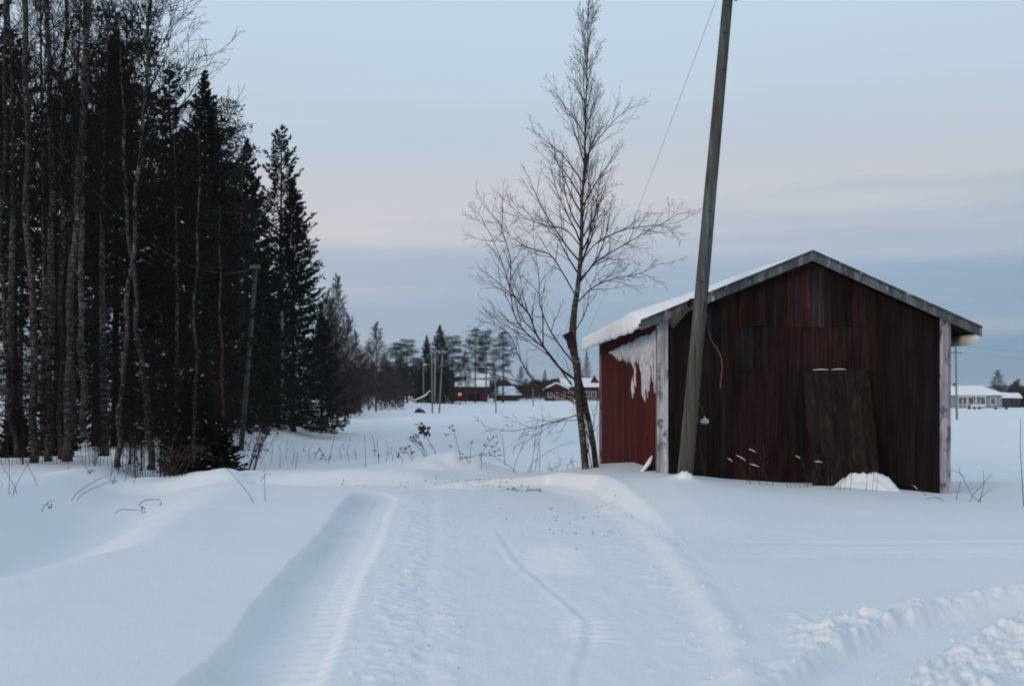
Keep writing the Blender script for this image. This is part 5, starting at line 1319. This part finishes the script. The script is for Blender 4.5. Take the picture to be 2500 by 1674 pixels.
W_('snowy_weed', 'dry weed', FB - .1, [[(1966, 1178), (1982, 1154), (2006, 1138), (2033, 1123)], [(1974, 1180), (1990, 1150), (1998, 1110)], [(1968, 1166), (1962, 1134), (1946, 1114)], [(1985, 1190), (1990, 1176), (1996, 1168)]], 'weed spreading from the lower left corner of the panel', heads=[(1982, 1156), (1985, 1166), (1994, 1172), (2000, 1160)], snow=[(1942, 1112, 1953, 1118), (1988, 1126, 2008, 1128)], hr=.018, r=.003, twigs=3)
W_('dry_weed', 'dry weed', 16.9, [[(x, 1190 + (x % 3) * 2), (x + 3, 1165), (x + (x % 7) - 2, 1142)] for x in (2019, 2028, 2046, 2052, 2062, 2076, 2114, 2130, 2140)], 'thin upright stems in front of the snow heap at the panel foot', heads=[(2114, 1148), (2128, 1152), (2140, 1150)], hr=.016, r=.0028, twigs=1)
W_('dry_weed', 'dry weed', 17.0, [[(x, 1198 + (x % 3) * 2), (x - 6, 1180), (x - 4 - (x % 9), 1170)] for x in (1892, 1926, 1934, 1946, 1957)], 'short stubble stems just left of the leaning panel', r=.003, twigs=0)
W_('bare_twig', 'twig', 17.9, [[(1722, 1165), (1718, 1140), (1712, 1106), (1708, 1096)]], 'single reddish stem right of the leaning pole foot', r=.003)
W_('bare_twig', 'twig', 17.0, [[(2258, 1205), (2242, 1193), (2228, 1184), (2222, 1182)]], 'short snowy twig near the right barn corner', snow=[(2226, 1183, 2240, 1193)], r=.003)
W_('bare_twig', 'twig', 16.2, [[(2337, 1234), (2322, 1228), (2306, 1222), (2282, 1212)], [(2252, 1222), (2280, 1214), (2300, 1216)]], 'twig lying on the snow by the right barn corner', r=.0032)
W_('bare_twig', 'twig', 16.6, [[(2412, 1240), (2390, 1222), (2375, 1210), (2358, 1180), (2343, 1154), (2343, 1140)], [(2376, 1208), (2398, 1182), (2422, 1156)], [(2395, 1213), (2402, 1180), (2400, 1147)], [(2337, 1206), (2342, 1188), (2346, 1172)], [(2393, 1216), (2406, 1204), (2420, 1192)], [(2343, 1154), (2325, 1148), (2308, 1146)]], 'forked bare twig standing in snow right of the barn', r=.0036)
W_('bare_twig', 'twig', 15.5, [[(2498, 1212), (2494, 1150), (2491, 1087), (2492, 1021)]], 'tall single bare stem at the right picture edge', r=.0045)
W_('bare_twig', 'twig', 10.2, [[(933, 1435), (938, 1424), (944, 1418)], [(933, 1435), (928, 1430), (926, 1426)]], 'tiny forked twig on the crumbly track edge', r=.0018)
W_('bare_twig', 'twig', 6.7, [[(684, 1668), (692, 1662), (700, 1656)]], 'tiny twig lying beside the wheel track at the bottom', r=.0018)
# scraped dirt and needles on the road: many tiny flakes
def flakes():
    rng = random.Random(12); mb = MB()
    zones = [((-1.9, .3), (20.2, -.75), 150, .020), ((.1, 1.3), None, 60, .011), ((-.6, 1.4), 'near', 16, .006), ((-1.2, -.3), 'low', 14, .006)]
    for (xa, xb), mode, n, s0 in zones:
        for k in range(n):
            if isinstance(mode, tuple): x = max(-3, .5 - rng.expovariate(1.1)); y = 20.35 + mode[1] * max(x + .8, 0) * 1.2 + .12 * math.sin(x * 3) + rng.gauss(0, .16); s0 = .016
            elif mode == 'near': x = rng.uniform(xa, xb); y = rng.uniform(8, 16)
            elif mode == 'low': x = rng.uniform(xa, xb); y = rng.uniform(6.4, 9)
            else: x = rng.gauss((xa + xb) / 2, (xb - xa) / 3); y = rng.choice([12.2, 13.4, 14.6, 15.0, 16.4]) + rng.gauss(0, .22)
            z = hz(x, y); s = s0 * rng.uniform(.4, 1.4); a = rng.random() * 3.14
            dx, dy = math.cos(a) * s * 1.6, math.sin(a) * s * 1.6; ex, ey = -math.sin(a) * s * .5, math.cos(a) * s * .5
            mb.add([Vector((x-dx, y-dy, z+.001)), Vector((x+ex, y+ey, z+.003 + s*.5)), Vector((x+dx, y+dy, z+.002)), Vector((x-ex, y-ey, z+.001))], [(0,1,2), (0,2,3), (0,3,1), (1,3,2)])
    return mb
flakes().build('plant_litter', M['seed'], None, kind='stuff')
# loose crumbs of snow along the track edges and over the churned corner
def crumbs():
    rng = np.random.default_rng(5); Vs, Fs = [], []; off = 0
    ico = np.array([(0,0,1),(.9,0,.3),(.28,.85,.3),(-.72,.53,.3),(-.72,-.53,.3),(.28,-.85,.3),(.5,.36,-.5),(-.2,.6,-.5),(-.6,0,-.5),(-.2,-.6,-.5),(.5,-.36,-.5)])
    fc = np.array([(0,1,2),(0,2,3),(0,3,4),(0,4,5),(0,5,1),(1,6,2),(2,7,3),(3,8,4),(4,9,5),(5,10,1),(6,7,2),(7,8,3),(8,9,4),(9,10,5),(10,6,1)])
    pos = []
    for k in range(170):
        y = rng.uniform(5.6, 15); x = xw(np.array(y)) + rng.normal(.98 if k % 3 else 1.33, .09); pos.append((x, y, rng.uniform(.004, .014) * (1 if rng.random() > .05 else 2.0)))
    for k in range(240):
        x = rng.uniform(1.1, 4.5); y = rng.uniform(5.6, 10.2)
        if y < 7.7 + .5 * max(x - 1.6, 0): pos.append((x, y, rng.uniform(.005, .015) * (1 if rng.random() > .08 else 2.0)))
    for k in range(60):
        i = rng.integers(2, len(RIDGE) - 1); f = rng.random(); a, b = RIDGE[i-1], RIDGE[i]; pos.append((a[0] + (b[0]-a[0])*f + rng.normal(-.02, .14), a[1] + (b[1]-a[1])*f, rng.uniform(.006, .02)))
    P = np.array(pos); z = height(P[:, 0], P[:, 1])
    for (x, y, s), zz1 in zip(pos, z):
        v = ico * (s * rng.uniform(.75, 1.25, (len(ico), 1))) * np.array([1, 1, .8]) ; a = rng.random() * 6.28
        v = v @ np.array([[math.cos(a), -math.sin(a), 0], [math.sin(a), math.cos(a), 0], [0, 0, 1]]); Vs.append(v + np.array([x, y, zz1 + s * .05])); Fs.append(fc + off); off += len(ico)
    o = np_mesh('snow_crumbs', np.vstack(Vs), np.vstack(Fs), M['snow_plain'], smooth=True); tag(o, kind='stuff')
crumbs()
# ------------------------------------------------------------------ the air between here and the hills
mh = bpy.data.materials.new('haze_air'); mh.use_nodes = True; th_ = mh.node_tree; th_.nodes.clear()
vo = th_.nodes.new('ShaderNodeVolumePrincipled'); vo.inputs['Color'].default_value = (.80, .88, 1.0, 1); vo.inputs['Density'].default_value = .00018; vo.inputs['Anisotropy'].default_value = 0.0
om = th_.nodes.new('ShaderNodeOutputMaterial'); th_.links.new(vo.outputs[0], om.inputs['Volume'])
mb = MB(); mb.box((-5600, -5600, -11), (5600, 5600, 70)); hzb = mb.build('haze', mh, None, kind='stuff')
